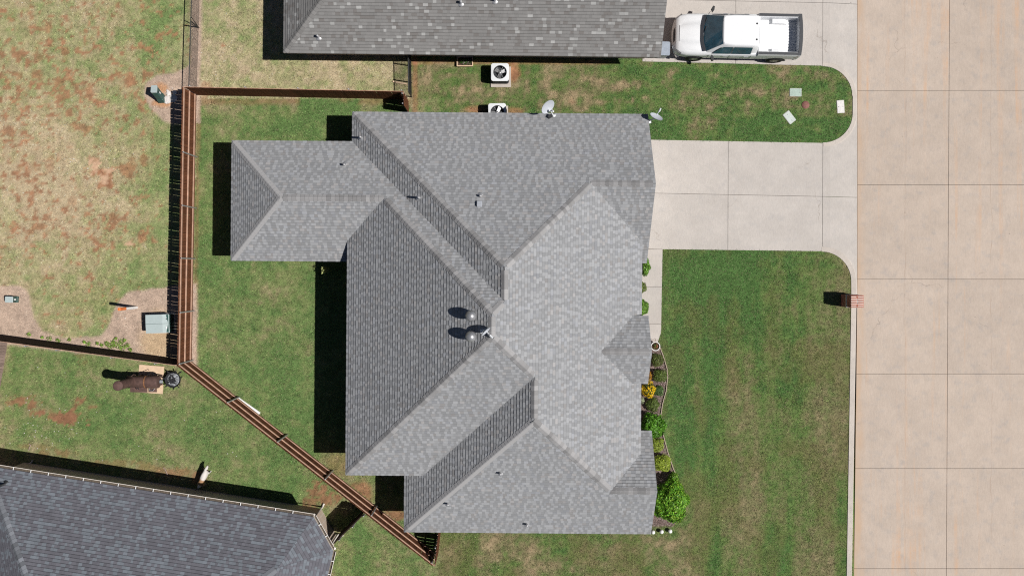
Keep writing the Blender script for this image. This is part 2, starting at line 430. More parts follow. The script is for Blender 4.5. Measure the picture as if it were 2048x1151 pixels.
def fields(gx, gy):
    """albedo and grass density of the ground, as a function of place"""
    n1 = fbm(gx / 120, gy / 120, 1); n2 = fbm(gx / 40, gy / 40, 2); n3 = fbm(gx / 13, gy / 13, 3); n4 = fbm(gx / 22, gy / 22, 9)
    nf = fbm(gx / 5, gy / 5, 4, 3)
    w = (n3 - 0.5) * 14 + (nf - 0.5) * 6
    left = (gx < wx(gy)) & (gy < yF1(gx))
    sw = ((gx < 384) & (gy >= yF1(gx))) | ((gx >= 384) & (gx < 880) & (gy > yD(gx)))
    ny = (gx >= wx(gy)) & (gx < 822) & (gy < 196)
    yard = (gx >= wx(gy)) & (gx < 880) & (gy >= 196) & ~sw
    side = (gx >= 822) & (gy < 300)
    front = (gx >= 1290) & (gy >= 300)
    south = (gx >= 876) & (gx < 1400) & (gy > 1040)
    d = np.full(gx.shape, 0.4); soil = np.zeros(gx.shape); bright = np.zeros(gx.shape)
    # --- open field on the left
    dl = 0.58 + 0.55 * (n1 - 0.5) + 0.5 * (n2 - 0.5) + 0.9 * (n3 - 0.5)
    dl += 0.34 * np.exp(-((gx - 110) / 170) ** 2 - ((gy - 400) / 120) ** 2) + 0.1 * sst(240, 80, gx)
    dl -= 0.30 * np.exp(-((gx - 320) / 60) ** 2) + 0.12 * np.exp(-((gx - 200) / 90) ** 2 - ((gy - 110) / 90) ** 2) + 0.18 * sst(480, 620, gy)
    d = np.where(left, dl, d)
    dens = np.exp(-((gx - 60) / 120) ** 2 - ((gy - 190) / 150) ** 2) * 0.16 + np.exp(-((gx - 250) / 70) ** 2 - ((gy - 190) / 90) ** 2) * 0.12 \
        + np.exp(-((gx - 60) / 80) ** 2 - ((gy - 420) / 90) ** 2) * 0.12 + np.exp(-((gx - 235) / 70) ** 2 - ((gy - 450) / 60) ** 2) * 0.1
    s_ = 0.8 * sst(0.625, 0.72, n4 * 0.25 + fbm(gx / 9, gy / 9, 55, 3) * 0.75 + dens * 0.85) + 0.09 * sst(0.35, 0.6, n2) * sst(420, 200, gx)
    for (bx, by, rx, ry, st) in [(255, 165, 16, 24, .8), (240, 150, 8, 10, .8), (180, 185, 18, 14, .8), (95, 55, 10, 16, .7), (62, 30, 8, 16, .7), (95, 85, 12, 9, .9), (128, 105, 10, 12, .8),
                                 (238, 15, 6, 8, .8), (284, 8, 8, 9, .8), (286, 45, 9, 6, .8), (75, 110, 12, 10, .6), (35, 150, 13, 12, .7), (75, 150, 16, 12, .7), (110, 165, 14, 10, .7),
                                 (160, 255, 24, 12, .7), (20, 260, 18, 12, .8), (205, 345, 24, 12, 1), (190, 325, 14, 16, 1), (215, 365, 20, 10, 1), (250, 345, 22, 16, .8), (285, 320, 14, 10, .7), (265, 325, 16, 12, .6),
                                 (230, 440, 10, 14, .8), (285, 475, 10, 12, .8), (260, 485, 9, 7, .9), (75, 455, 18, 10, .8), (293, 440, 5, 4, .9), (145, 400, 12, 12, .45), (60, 340, 22, 12, .5), (100, 330, 10, 18, .5)]:
        s_ = np.maximum(s_, st * sst(1.25, 0.55, np.sqrt(((gx - bx) / rx) ** 2 + ((gy - by) / ry) ** 2) * 1.15 + (n3 - 0.5) * 2.6 + (nf - 0.5) * 2.0))
    soil = np.where(left, s_, soil)
    for (bx, by, rx, ry) in [(190, 328, 13, 14), (207, 358, 9, 8), (215, 340, 12, 5), (258, 485, 7, 5)]:
        bright = np.maximum(bright, sst(1.2, 0.5, np.sqrt(((gx - bx) / rx) ** 2 + ((gy - by) / ry) ** 2) + (n3 - 0.5) * 2.6 + (nf - 0.5) * 2.0))
    # --- yard of the house at lower left
    d = np.where(sw, 0.22 + 0.7 * (n1 - 0.5) + 0.6 * (n2 - 0.5) + 0.8 * (n3 - 0.5) + 0.35 * sst(40, 0, gx) + 0.25 * sst(840, 1000, gy - (gx - 300) * .1) * sst(620, 300, gx) + 0.18 * sst(640, 700, gx), d)
    s2 = np.zeros(gx.shape)
    for (bx, by, rx, ry, st) in [(45, 800, 24, 9, .9), (68, 810, 16, 20, .9), (85, 822, 20, 9, 1), (130, 835, 28, 14, 1), (160, 800, 10, 12, .9), (185, 812, 12, 6, .7), (105, 830, 12, 8, .8), (20, 805, 8, 9, .7),
                                 (640, 985, 26, 22, .9), (655, 1000, 22, 16, .9), (625, 1005, 18, 12, .8), (350, 945, 36, 10, .7), (395, 952, 22, 14, .8), (300, 935, 30, 8, .5), (120, 905, 30, 7, .6), (230, 925, 60, 7, .5), (165, 700, 14, 22, .4), (70, 892, 30, 6, .4)]:
        s2 = np.maximum(s2, st * sst(1.25, 0.6, np.sqrt(((gx - bx) / rx) ** 2 + ((gy - by) / ry) ** 2) * 1.1 + (n3 - 0.5) * 2.6 + (nf - 0.5) * 2.2))
    soil = np.where(sw, s2, soil)
    # --- yard behind the house at the top
    dn = 0.58 + 0.8 * (n1 - 0.5) + 0.8 * (n2 - 0.5) + 1.0 * (n3 - 0.5) - 0.32 * np.exp(-((gx - 440) / 18) ** 2) * sst(120, 60, gy) - 0.3 * np.exp(-((gx - 490) / 14) ** 2) * sst(150, 60, gy) + .1 * sst(400, 540, gx)
    d = np.where(ny, dn, d)
    sn = 0.5 * sst(0.62, 0.7, n2) * sst(120, 160, gy) * sst(520, 420, gx)
    sn = np.maximum(sn, 0.95 * sst(1.2, 0.5, np.hypot((gx - 446) / 5, (gy - 91) / 5)))
    soil = np.where(ny, sn, soil)
    # --- back yard
    dy = 0.10 + 0.7 * (n1 - 0.5) + 0.7 * (n2 - 0.5) + 0.8 * (n3 - 0.5) + 0.3 * np.exp(-((gx - 540) / 60) ** 2 - ((gy - 620) / 60) ** 2) + 0.35 * sst(260, 200, gy) * sst(0.4, 0.6, n2) + 0.4 * np.exp(-((gx - 690) / 60) ** 2 - ((gy - 960) / 50) ** 2) \
        + 0.22 * np.exp(-((gx - 560) / 60) ** 2 - ((gy - 560) / 40) ** 2)
    d = np.where(yard, dy, d)
    sy = 0.45 * sst(1.2, 0.5, np.hypot((gx - 680) / 46, (gy - 925) / 34) + (n3 - 0.5) * 1.5) + 0.9 * sst(1.2, 0.5, np.hypot((gx - 720) / 26, (gy - 985) / 26) + (n3 - 0.5)) + 0.9 * sst(1.1, 0.6, np.hypot((gx - 790) / 30, (gy - 1030) / 14) + (n3 - 0.5) * .8)
    sy = np.maximum(sy, 0.5 * sst(6 + w * 0.5, 1, np.abs(gx - wx(gy) - 5)))
    sy = np.maximum(sy, 0.5 * sst(9, 3, np.abs(gy - 203) + w * 0.4) * sst(390, 410, gx) * sst(0.45, 0.55, n2 + .1))
    soil = np.where(yard, np.clip(sy, 0, 1), soil)
    # --- strip between the two houses
    ds = 0.52 + 0.8 * (n1 - 0.5) + 0.9 * (fbm(gx / 90, gy / 20, 33, 3) - 0.5) + 0.7 * (n2 - 0.5) + 1.3 * (n3 - 0.5) - 0.3 * sst(215, 245, gy) - 0.16 * sst(1150, 1500, gx) + 0.28 * np.exp(-((gx - 880) / 60) ** 2 - ((gy - 140) / 28) ** 2) + 0.2 * np.exp(-((gx - 1180) / 60) ** 2 - ((gy - 165) / 18) ** 2) + 0.24 * np.exp(-((gy - 203) / 5) ** 2) * sst(1120, 1180, gx) * sst(1290, 1240, gx) \
        + 0.14 * np.exp(-((gy - 189) / 3) ** 2) * sst(1300, 1380, gx) + 0.12 * np.exp(-((gy - 213) / 2.5) ** 2) * sst(1300, 1380, gx)
    for bx in (1375, 1480, 1560, 1625, 1345, 1440): ds = ds + 0.4 * np.exp(-((gx - bx) / 16) ** 2 - ((gy - 145) / 7) ** 2) * sst(0.4, 0.6, n3)
    for bx, by, rx, ry in ((1276, 178, 2.5, 9), (1268, 165, 2.5, 5), (1266, 199, 2, 6), (1289, 195, 4, 3), (1253, 170, 2, 3), (1229, 197, 2, 3), (1281, 170, 2, 4)):
        ds = ds + 0.9 * np.exp(-((gx - bx) / rx) ** 2 - ((gy - by) / ry) ** 2)
    d = np.where(side, ds, d)
    ss = 0.95 * sst(1.2, 0.5, np.hypot((gx - 1026) / 14, (gy - 145) / 20) + (n3 - 0.5)) + 0.8 * sst(1.2, 0.5, np.hypot((gx - 950) / 22, (gy - 219) / 8) + (n3 - 0.5)) + 0.7 * sst(1.2, 0.5, np.hypot((gx - 1030) / 22, (gy - 222) / 9) + (n3 - 0.5)) \
        + 0.55 * sst(7, 2, np.abs(gy - 124) + w * 0.3) * sst(1250, 1200, gx) + 0.6 * sst(8, 3, np.abs(gx - 830) + w * .5) + 0.4 * sst(0.6, 0.72, n3 * .6 + n2 * .4) * sst(1130, 1150, gx) * sst(1250, 1230, gx) * sst(190, 196, gy) * sst(212, 206, gy)
    soil = np.where(side, np.clip(ss, 0, 1), soil)
    # --- front lawn
    st_ = fbm(gx / 55, gy / 420, 17, 3)
    df = 0.22 + 1.25 * (st_ - 0.5) + 0.9 * (fbm(gx / 22, gy / 260, 27, 3) - 0.5) + 0.7 * (n1 - 0.5) + 0.55 * (n2 - 0.5) + 0.6 * (n3 - 0.5) + 0.16 * sst(620, 900, gy) + 0.3 * np.exp(-((gx - 1440) / 70) ** 2 - ((gy - 1060) / 50) ** 2) - 0.14 * sst(1400, 1340, gx) * sst(900, 800, gy) - 0.1 * np.exp(-((gx - 1690) / 18) ** 2) - .2 * sst(640, 500, gy)
    df = np.where(df > 0.42, 0.42 + (df - 0.42) * 0.55, df)
    d = np.where(front, df, d)
    d = np.where(south & (gx < 1400), 0.42 + 0.7 * (n1 - 0.5) + 0.9 * (n2 - 0.5) + 0.9 * (n3 - 0.5) + 0.22 * sst(1180, 900, gx) - .2 * sst(1090, 1066, gy), d)
    d = np.where(sw & (gx > 660), 0.48 + 0.6 * (n1 - 0.5) + 0.8 * (n2 - 0.5) + 0.95 * (n3 - 0.5) - 0.3 * np.exp(-((gx - 715) / 16) ** 2), d)
    d = np.clip(d + 0.34 * (nf - 0.5) + 0.3 * (fbm(gx / 8, gy / 8, 41, 2) - 0.5), 0, 1)
    # colours
    def c(*v): return np.array(v)
    pale = np.where(left | ny, 1.0, np.where(sw | yard, 0.34, 0.0))[:, None]
    green = (1 - pale) * c(0.074, 0.146, 0.042) + pale * c(0.165, 0.235, 0.085)
    green2 = (1 - pale) * c(0.116, 0.172, 0.052) + pale * c(0.25, 0.28, 0.125)
    mid = (1 - pale) * c(0.176, 0.168, 0.082) + pale * c(0.345, 0.315, 0.175)
    tan = (1 - pale) * c(0.31, 0.24, 0.145) + pale * c(0.44, 0.36, 0.235)
    dd = d[:, None]
    col = np.where(dd < 0.33, green + (green2 - green) * dd / 0.33, np.where(dd < 0.66, green2 + (mid - green2) * (dd - 0.33) / 0.33, mid + (tan - mid) * (dd - 0.66) / 0.34))
    grassd = 1 - 0.35 * d
    # clumps, and worn brownish-olive patches of the front lawn
    col = col * (0.74 + 0.52 * fbm(gx / 7, gy / 7, 61, 3))[:, None]
    worn = (sst(0.50, 0.66, fbm(gx / 48, gy / 90, 83, 3)) * 0.42 * (front | south))[:, None]
    col = col + (c(0.135, 0.128, 0.05) - col) * worn
    nd = fbm(gx / 9, gy / 9, 71, 3)[:, None]
    sc = c(0.335, 0.165, 0.092) * (0.45 + 0.95 * nd)
    sc = np.where((yard | sw)[:, None], sc * c(0.80, 0.84, 0.86), sc)
    col = col + (sc - col) * soil[:, None]
    col = col + (c(0.58, 0.39, 0.26) - col) * bright[:, None] * 0.85
    grassd = grassd * (1 - np.clip(soil, 0, 1) * 0.93) * (1 - bright)
    # straw mulch around the utility boxes
    straw = np.zeros(gx.shape)
    for poly in ([(300, 215), (287, 190), (292, 165), (315, 150), (345, 148), (372, 135), (400, 110), (400, 245), (345, 250), (325, 240)],
                 [(215, 655), (232, 610), (255, 584), (300, 578), (395, 565), (395, 740), (300, 715), (180, 694), (200, 672)],
                 [(-60, 572), (40, 570), (56, 580), (62, 606), (68, 635), (85, 662), (130, 676), (220, 672), (330, 690), (330, 725), (-60, 680)],
                 [(383, -60), (404, -60), (403, 110), (396, 180), (380, 180)]):
        straw = np.maximum(straw, sst(3, -3, sdf(poly, gx, gy) + w * 0.45))
    straw = straw * (left | (gx < 408))
    scol = (c(0.43, 0.325, 0.255) * (0.72 + 0.55 * n3[:, None]) * (0.85 + 0.3 * nf[:, None]))
    hay = sst(35, 5, sdf([(300, 680), (320, 640), (345, 660), (345, 735), (310, 715)], gx, gy) + w)[:, None] * 0.6
    scol = scol + (c(0.5, 0.36, 0.2) - scol) * hay
    dig = np.maximum(sst(1.2, .5, np.hypot((gx - 320) / 20, (gy - 178) / 12) + (n3 - .5)), sst(1.2, .5, np.hypot((gx - 325) / 22, (gy - 206) / 9) + (n3 - .5)))[:, None]
    scol = scol + (c(0.48, 0.25, 0.12) - scol) * dig * 0.8
    col = col + (scol - col) * straw[:, None]
    grassd = grassd * (1 - straw)
    bed = sst(1.5, -1.5, sdf(BED, gx, gy) + (nf - 0.5) * 3)
    col = col + (c(0.16, 0.115, 0.105) * (0.6 + 0.8 * nf[:, None]) - col) * bed[:, None]
    grassd = grassd * (1 - bed)
    return np.clip(col, 0.01, 0.8), grassd, straw

def paved(gx, gy):
    p = np.minimum(np.minimum(sdf(DRIVE, gx, gy), sdf(NDRIVE, gx, gy)), sdf(WALK, gx, gy))
    return np.minimum(p, 1705.5 - gx)

def set_attr(me, cols, dom='POINT'):
    a = me.attributes.new('Col', 'FLOAT_COLOR', dom)
    n = len(cols)
    buf = np.ones((n, 4), np.float32); buf[:, :3] = cols
    a.data.foreach_set('color', buf.ravel())

def big_mesh(name, V, Q, k, mat_, cols=None):
    """V (n,3), Q (m,k) faces"""
    me = bpy.data.meshes.new(name)
    me.vertices.add(len(V)); me.vertices.foreach_set('co', np.asarray(V, np.float32).ravel())
    me.loops.add(Q.size); me.loops.foreach_set('vertex_index', Q.astype(np.int32).ravel())
    me.polygons.add(len(Q)); me.polygons.foreach_set('loop_start', np.arange(0, Q.size, k, dtype=np.int32))
    me.update(calc_edges=True)
    me.materials.append(mat_)
    if cols is not None: set_attr(me, cols)
    return me

# ------------------------------------------------------------------ ground sheet
def make_ground():
    fx = np.arange(-27.0, 27.01, 0.11); fy = np.arange(-17.0, 15.01, 0.11)
    xs = np.concatenate([[-900, -300, -120, -60, -40, -31], fx, [31, 40, 60, 120, 300, 900]])
    ys = np.concatenate([[-900, -300, -120, -60, -40, -24], fy, [24, 40, 60, 120, 300, 900]])
    X, Y = np.meshgrid(xs, ys); nx, ny_ = len(xs), len(ys)
    gx = CX + X.ravel() * PPM; gy = CY - Y.ravel() * PPM
    cgx = np.clip(gx, -90, 2150); cgy = np.clip(gy, -100, 1260)
    col, gd, st = fields(np.where(np.abs(gx - 1000) > 1200, gx, cgx), np.where(np.abs(gy - 560) > 800, gy, cgy))
    pv = paved(gx, gy)
    z = 0.02 * (fbm(gx / 60, gy / 60, 6) - 0.5) * sst(0, 30, pv)
    z = z - 0.35 * sst(-4, -9, pv) * sst(1560, 1650, gx) - 0.03 * sst(1, -3, pv)
    V = np.stack([X.ravel(), Y.ravel(), z], 1)
    i = np.arange((ny_ - 1) * (nx - 1)); r = i // (nx - 1); c_ = i % (nx - 1); a = r * nx + c_
    Q = np.stack([a, a + 1, a + 1 + nx, a + nx], 1)
    me = big_mesh('ground', V, Q, 4, M['ground'], col)
    tag(link('ground', me), 'wide ground of patchy lawn and bare red soil around the houses', 'ground', kind='structure')
make_ground()

# ------------------------------------------------------------------ footprints without grass
MAIN_ROT = -0.008
def ml(x, y):
    c, s = math.cos(MAIN_ROT), math.sin(MAIN_ROT)
    return Vector((c * x - s * y, s * x + c * y))
def to_px(v): return (CX + v[0] * PPM, CY - v[1] * PPM)
MAIN_FOOT = [(-6.93, 6.74), (5.9, 6.74), (5.9, 0.7), (5.4, 0.7), (5.4, -7.8), (6.2, -7.8), (6.2, -11.6), (-4.4, -11.6), (-4.4, -8.83), (-6.98, -8.83)]
PATIO = [(-12.5, 5.45), (-6.9, 5.45), (-6.9, 0.75), (-12.5, 0.75)]
FOOT_PX = [to_px(ml(*p)) for p in MAIN_FOOT]
PATIO_PX = [to_px(ml(*p)) for p in PATIO]

# ------------------------------------------------------------------ grass and straw
def scatter(n, x0=-60, x1=1706, y0=-40, y1=1185):
    gx = rng.uniform(x0, x1, n); gy = rng.uniform(y0, y1, n)
    return gx, gy

def make_grass():
    gx, gy = scatter(560000)
    ok = (paved(gx, gy) + rng.normal(0, 0.9, len(gx)) > 0.5) & (sdf(FOOT_PX, gx, gy) > 0) & (sdf(PATIO_PX, gx, gy) > 0) & (sdf(NFOOT_PX, gx, gy) > 0) & (sdf(SFOOT_PX, gx, gy) > 0)
    for bx, by, rr_ in ((1591, 185, 10), (1578.5, 235, 10), (1681, 213.5, 9), (1611, 210, 9)): ok &= np.hypot(gx - bx, gy - by) > rr_
    gx, gy = gx[ok], gy[ok]
    col, gd, st = fields(gx, gy)
    keep = rng.random(len(gx)) < gd * 0.95
    gx, gy, col = gx[keep], gy[keep], col[keep]
    n = len(gx)
    x = (gx - CX) / PPM; y = -(gy - CY) / PPM
    parts_v, parts_c = [], []
    for b in range(2):
        ang = rng.uniform(0, 2 * np.pi, n); ln = rng.uniform(0.035, 0.085, n); hh = rng.uniform(0.02, 0.055, n); wd = rng.uniform(0.008, 0.017, n)
        ox = rng.normal(0, 0.02, n); oy = rng.normal(0, 0.02, n)
        dx, dy = np.cos(ang), np.sin(ang)
        bx, by = x + ox, y + oy
        p0 = np.stack([bx - dy * wd, by + dx * wd, np.full(n, -0.005)], 1)
        p1 = np.stack([bx + dy * wd, by - dx * wd, np.full(n, -0.005)], 1)
        p2 = np.stack([bx + dx * ln, by + dy * ln, hh], 1)
        parts_v.append(np.stack([p0, p1, p2], 1).reshape(-1, 3))
        br = rng.lognormal(0.10, 0.42, n)[:, None]
        yel = np.where(rng.random(n) < 0.13, 1.0, 0.0)[:, None]
        cc = col * br; cc = cc + (np.array([0.42, 0.34, 0.23]) - cc) * yel * 0.55
        parts_c.append(np.repeat(np.clip(cc, 0, 0.7), 3, axis=0))
    V = np.concatenate(parts_v); Cc = np.concatenate(parts_c)
    Q = np.arange(len(V)).reshape(-1, 3)
    me = big_mesh('lawn_grass', V, Q, 3, M['grass'], Cc)
    tag(link('lawn_grass', me), 'short patchy green and straw-coloured grass of the lawns', 'grass', kind='stuff')

def make_straw():
    gx, gy = scatter(160000, -60, 410, -40, 745)
    col, gd, st = fields(gx, gy)
    k = (st > 0.5) & (rng.random(len(gx)) < 0.75)
    gx, gy, col = gx[k], gy[k], col[k]
    n = len(gx); x = (gx - CX) / PPM; y = -(gy - CY) / PPM
    a = rng.uniform(0, 2 * np.pi, n); l = rng.uniform(0.03, 0.09, n); w = rng.uniform(0.005, 0.011, n)
    dx, dy = np.cos(a), np.sin(a)
    z0 = rng.uniform(0.004, 0.03, n); z1 = rng.uniform(0.004, 0.035, n)
    V = np.stack([np.stack([x - dy * w, y + dx * w, z0], 1), np.stack([x + dy * w, y - dx * w, z0], 1), np.stack([x + dx * l, y + dy * l, z1], 1)], 1).reshape(-1, 3)
    Cc = np.repeat(np.clip(col * rng.lognormal(0.12, 0.3, n)[:, None], 0, 0.8), 3, axis=0)
    me = big_mesh('straw_mulch', V, np.arange(len(V)).reshape(-1, 3), 3, M['straw'], Cc)
    tag(link('straw_mulch', me), 'pinkish tan straw mulch spread around the utility boxes and fence foot', 'mulch', kind='stuff')
    # bark chips of the front bed
    gx, gy = scatter(26000, 1285, 1372, 676, 1055)
    k = sdf(BED, gx, gy) < -1.0
    gx, gy = gx[k], gy[k]; n = len(gx); x = (gx - CX) / PPM; y = -(gy - CY) / PPM
    a = rng.uniform(0, 2 * np.pi, n); l = rng.uniform(0.02, 0.05, n); w = rng.uniform(0.008, 0.016, n); dx, dy = np.cos(a), np.sin(a)
    z0 = rng.uniform(0.004, 0.03, n); z1 = rng.uniform(0.004, 0.035, n)
    V = np.stack([np.stack([x - dy * w, y + dx * w, z0], 1), np.stack([x + dy * w, y - dx * w, z0], 1), np.stack([x + dx * l, y + dy * l, z1], 1)], 1).reshape(-1, 3)
    base = np.where(rng.random(n)[:, None] < 0.25, np.array([[0.42, 0.34, 0.31]]), np.array([[0.19, 0.135, 0.12]]))
    Cc = np.repeat(np.clip(base * rng.lognormal(0, 0.35, n)[:, None], 0, 0.8), 3, axis=0)
    me = big_mesh('bark_mulch', V, np.arange(len(V)).reshape(-1, 3), 3, M['straw'], Cc)
    tag(link('bark_mulch', me), 'brown bark mulch of the planting bed along the front wall', 'mulch', kind='stuff')

# ------------------------------------------------------------------ roads, drives, kerbs
def rect_slab(root, name, quad, z, mat_, th=0.12, zc=None):
    """quad: four plan points; zc optional heights"""
    c = sum((Vector((p[0], p[1], 0)) for p in quad), Vector()) / len(quad)
    zz = zc or [z] * len(quad)
    n = len(quad)
    b = MB()
    vs = [(p[0] - c.x, p[1] - c.y, h) for p, h in zip(quad, zz)]
    g = 0.006
    ins = []
    for i, p in enumerate(vs):
        d = Vector((p[0], p[1], 0)); ins.append((p[0] * (1 - g / max(d.length, .1)), p[1] * (1 - g / max(d.length, .1)), p[2]))
    low = [(p[0], p[1], p[2] - 0.008) for p in vs]; bot = [(p[0], p[1], p[2] - th) for p in vs]
    b.add(ins + low + bot, [tuple(range(n))] + [(n + i, n + (i + 1) % n, (i + 1) % n, i) for i in range(n)] + [(2 * n + i, 2 * n + (i + 1) % n, n + (i + 1) % n, n + i) for i in range(n)], mat_)
    return b.build(name, root, (c.x, c.y, 0))

ROADZ = -0.10
def gpr(px, py): return at(px, py, ROADZ)
def make_road():
    b = MB()
    p = [gpr(1712, 1500), gpr(2500, 1500), gpr(2500, -500), gpr(1712, -500)]
    b.add([(q.x, q.y, ROADZ - 0.03) for q in p], [(0, 1, 2, 3)], M['joint'])
    root = tag(b.build('road'), 'wide pale pinkish concrete street along the right side', 'road', kind='structure')
    ys = [-395, -207, -8, 181, 369.5, 558, 747, 936, 1136, 1330]
    xs = [1714.5, 1896, 2076, 2260, 2450]
    for i in range(len(ys) - 1):
        for j in range(len(xs) - 1):
            sk = lambda x, y: x - (y - 560) * 0.0055 if x > 1750 else x - max(0, y - 600) * 0.0125
            g = 0.28
            q = [gpr(sk(xs[j], ys[i + 1]) + g, ys[i + 1] - g), gpr(sk(xs[j + 1], ys[i + 1]) - g, ys[i + 1] - g), gpr(sk(xs[j + 1], ys[i]) - g, ys[i] + g), gpr(sk(xs[j], ys[i]) + g, ys[i] + g)]
            rect_slab(root, 'slab', q, ROADZ, M['road'], 0.05)
make_road()

def clip_poly(poly, nx, ny, d):
    """keep nx*x+ny*y<=d"""
    out = []
    for i in range(len(poly)):
        a, b = poly[i], poly[(i + 1) % len(poly)]
        da = nx * a[0] + ny * a[1] - d; db = nx * b[0] + ny * b[1] - d
        if da <= 0: out.append(a)
        if (da < 0 < db) or (db < 0 < da):
            t = da / (da - db); out.append((a[0] + t * (b[0] - a[0]), a[1] + t * (b[1] - a[1])))
    return out

def drive_z(px):
    return 0.014 if px < 1660 else 0.014 + (ROADZ - 0.004 - 0.014) * min(1, (px - 1660) / 54)

def make_drive(label, poly, cutsx, cutsy, slope_cut=1660):
    b = MB()
    inner = clip_poly(poly, 1, 0, 1650)
    b.add([(*gp(*p)[:2], -0.004) for p in inner], [tuple(range(len(inner)))[::-1]], M['joint'])
    root = tag(b.build('driveway'), label, 'driveway', kind='structure')
    xs = [-1e4] + cutsx + [1e4]; ys = [-1e4] + cutsy + [1e4]
    for i in range(len(xs) - 1):
        for j in range(len(ys) - 1):
            g = 0.35
            tilt = 0.02 if cutsy else 0
            q = clip_poly(poly, 1, 0.004, xs[i + 1] - g + 1.6); q = clip_poly(q, -1, -0.004, -xs[i] - g - 1.6) if len(q) > 2 else []
            q = clip_poly(q, -tilt, 1, ys[j + 1] - g) if len(q) > 2 else []
            q = clip_poly(q, tilt, -1, -ys[j] - g) if len(q) > 2 else []
            if len(q) < 3: continue
            # cut where the apron starts to fall, so that the piece bends there
            flat = clip_poly(q, 1, 0, slope_cut); fall = clip_poly(q, -1, 0, -slope_cut)
            c = gp(*np.mean(np.array(q), axis=0))
            bb = MB()
            for part in (flat, fall):
                if len(part) < 3: continue
                top = []
                for p in part:
                    w = gp(*p); top.append((w.x - c.x, w.y - c.y, drive_z(p[0])))
                n = len(top)
                bb.add(top + [(a[0], a[1], a[2] - 0.1) for a in top], [tuple(range(n))[::-1]] + [(k, (k + 1) % n, n + (k + 1) % n, n + k) for k in range(n)], M['drive'])
            bb.build('slab', root, (c.x, c.y, 0))
make_drive('pale concrete driveway in front of the garage of the large house', DRIVE, [1456, 1645], [360])
make_drive('pale concrete driveway under the white pickup truck', NDRIVE, [1470, 1644], [-27])
def make_walk():
    b = MB(); b.add([(*gp(*p)[:2], -0.004) for p in WALK], [tuple(range(len(WALK)))[::-1]], M['joint'])
    root = tag(b.build('walkway'), 'narrow concrete front walkway beside the clipped shrubs', 'walkway', kind='structure')
    P = clip_poly(WALK, 0, -1, -498.6)
    for y0, y1 in ((480, 573), (573, 647), (647, 720)):
        q = clip_poly(clip_poly(P, 0, 1, y1 - 0.35), 0, -1, -y0 - 0.35)
        c = gp(*np.mean(np.array(q), axis=0)); bb = MB()
        top = [(gp(*p).x - c.x, gp(*p).y - c.y, 0.016) for p in q]; n = len(top)
        bb.add(top + [(a[0], a[1], -0.08) for a in top], [tuple(range(n))[::-1]] + [(k, (k + 1) % n, n + (k + 1) % n, n + k) for k in range(n)], M['drive'])
        bb.build('slab', root, (c.x, c.y, 0))
make_walk()

def make_kerb(line, w, label, zf):
    """line: back edge pixels; kerb body to the right of travel"""
    b = MB(); pts = [gp(*p) for p in line]; secs = []
    for i, p in enumerate(pts):
        d = (pts[min(i + 1, len(pts) - 1)] - pts[max(i - 1, 0)]); d.z = 0; d.normalize()
        nrm = Vector((d.y, -d.x, 0))
        zt = zf(line[i], i / (len(pts) - 1))
        secs.append([p + Vector((0, 0, -0.3)) - nrm * 0.02, p + Vector((0, 0, zt)) - nrm * 0.02, p + nrm * (w - 0.03) + Vector((0, 0, zt)), p + nrm * w + Vector((0, 0, zt - 0.03)), p + nrm * (w + 0.015) + Vector((0, 0, -0.3))])
    b.loft(secs, M['kerb'], smooth=False, caps=True)
    return tag(b.build('kerb'), label, 'kerb', kind='structure')
# travel with the lawn on the left of the kerb body: from north to south the street is on the left, so run south to north
def kz(p, t): return 0.035
south_arc = arc(1643, 562, 60, -90, 0)
line = [(1693.5, 1240)] + [(1703 - max(0, (y - 600)) * 0.0165, y) for y in range(1200, 600, -60)] + [(1703, 600)] + south_arc[::-1]
make_kerb(line, 0.24, 'concrete kerb curving round the front lawn to the driveway', lambda p, t: 0.035 if p[1] > 590 else 0.02 + 0.012 * max(0, (p[1] - 520)) / 70)
make_kerb(arc(1646, 226, 60, 90, 0) + [(1706, 192)] + arc(1645, 192, 60, 0, -90), 0.2, 'concrete kerb rounding the small lawn between the two driveways', lambda p, t: 0.025)

# ------------------------------------------------------------------ roofs
def clip3(poly, ax, val, keep_less):
    out = []
    for i in range(len(poly)):
        a, b = poly[i], poly[(i + 1) % len(poly)]
        da = (a[ax] - val) * (1 if keep_less else -1); db = (b[ax] - val) * (1 if keep_less else -1)
        if da <= 0: out.append(a)
        if (da < 0 < db) or (db < 0 < da):
            t = da / (da - db); out.append((a[0] + t * (b[0] - a[0]), a[1] + t * (b[1] - a[1])))
    return out

class Plane:
    def __init__(s, a, b, c):
        s.a, s.b, s.c = a, b, c
        s.p = math.hypot(a, b); s.g = Vector((a / s.p, b / s.p)); s.u = Vector((-s.g.y, s.g.x)); s.sq = math.sqrt(1 + s.p ** 2)
        s.n = Vector((-a, -b, 1)).normalized()
    def z(s, x, y): return s.a * x + s.b * y + s.c
    def pt(s, x, y): return Vector((x, y, s.z(x, y)))
def inter(A, B, C):
    Mx = np.array([[k.a, k.b, -1] for k in (A, B, C)]); r = np.linalg.lstsq(Mx, -np.array([k.c for k in (A, B, C)]), rcond=None)[0]
    return (float(r[0]), float(r[1]))
def px_on(plane, px, py, rot=0.0):
    """point of a roof plane (given in its house frame) seen at a pixel, in that frame"""
    kx, ky = (px - CX) / F, -(py - CY) / F
    c, s = math.cos(-rot), math.sin(-rot)
    lx, ly = c * kx - s * ky, s * kx + c * ky
    m = plane.a * lx + plane.b * ly
    z = (m * H + plane.c) / (1 + m)
    return Vector((lx * (H - z), ly * (H - z), z))

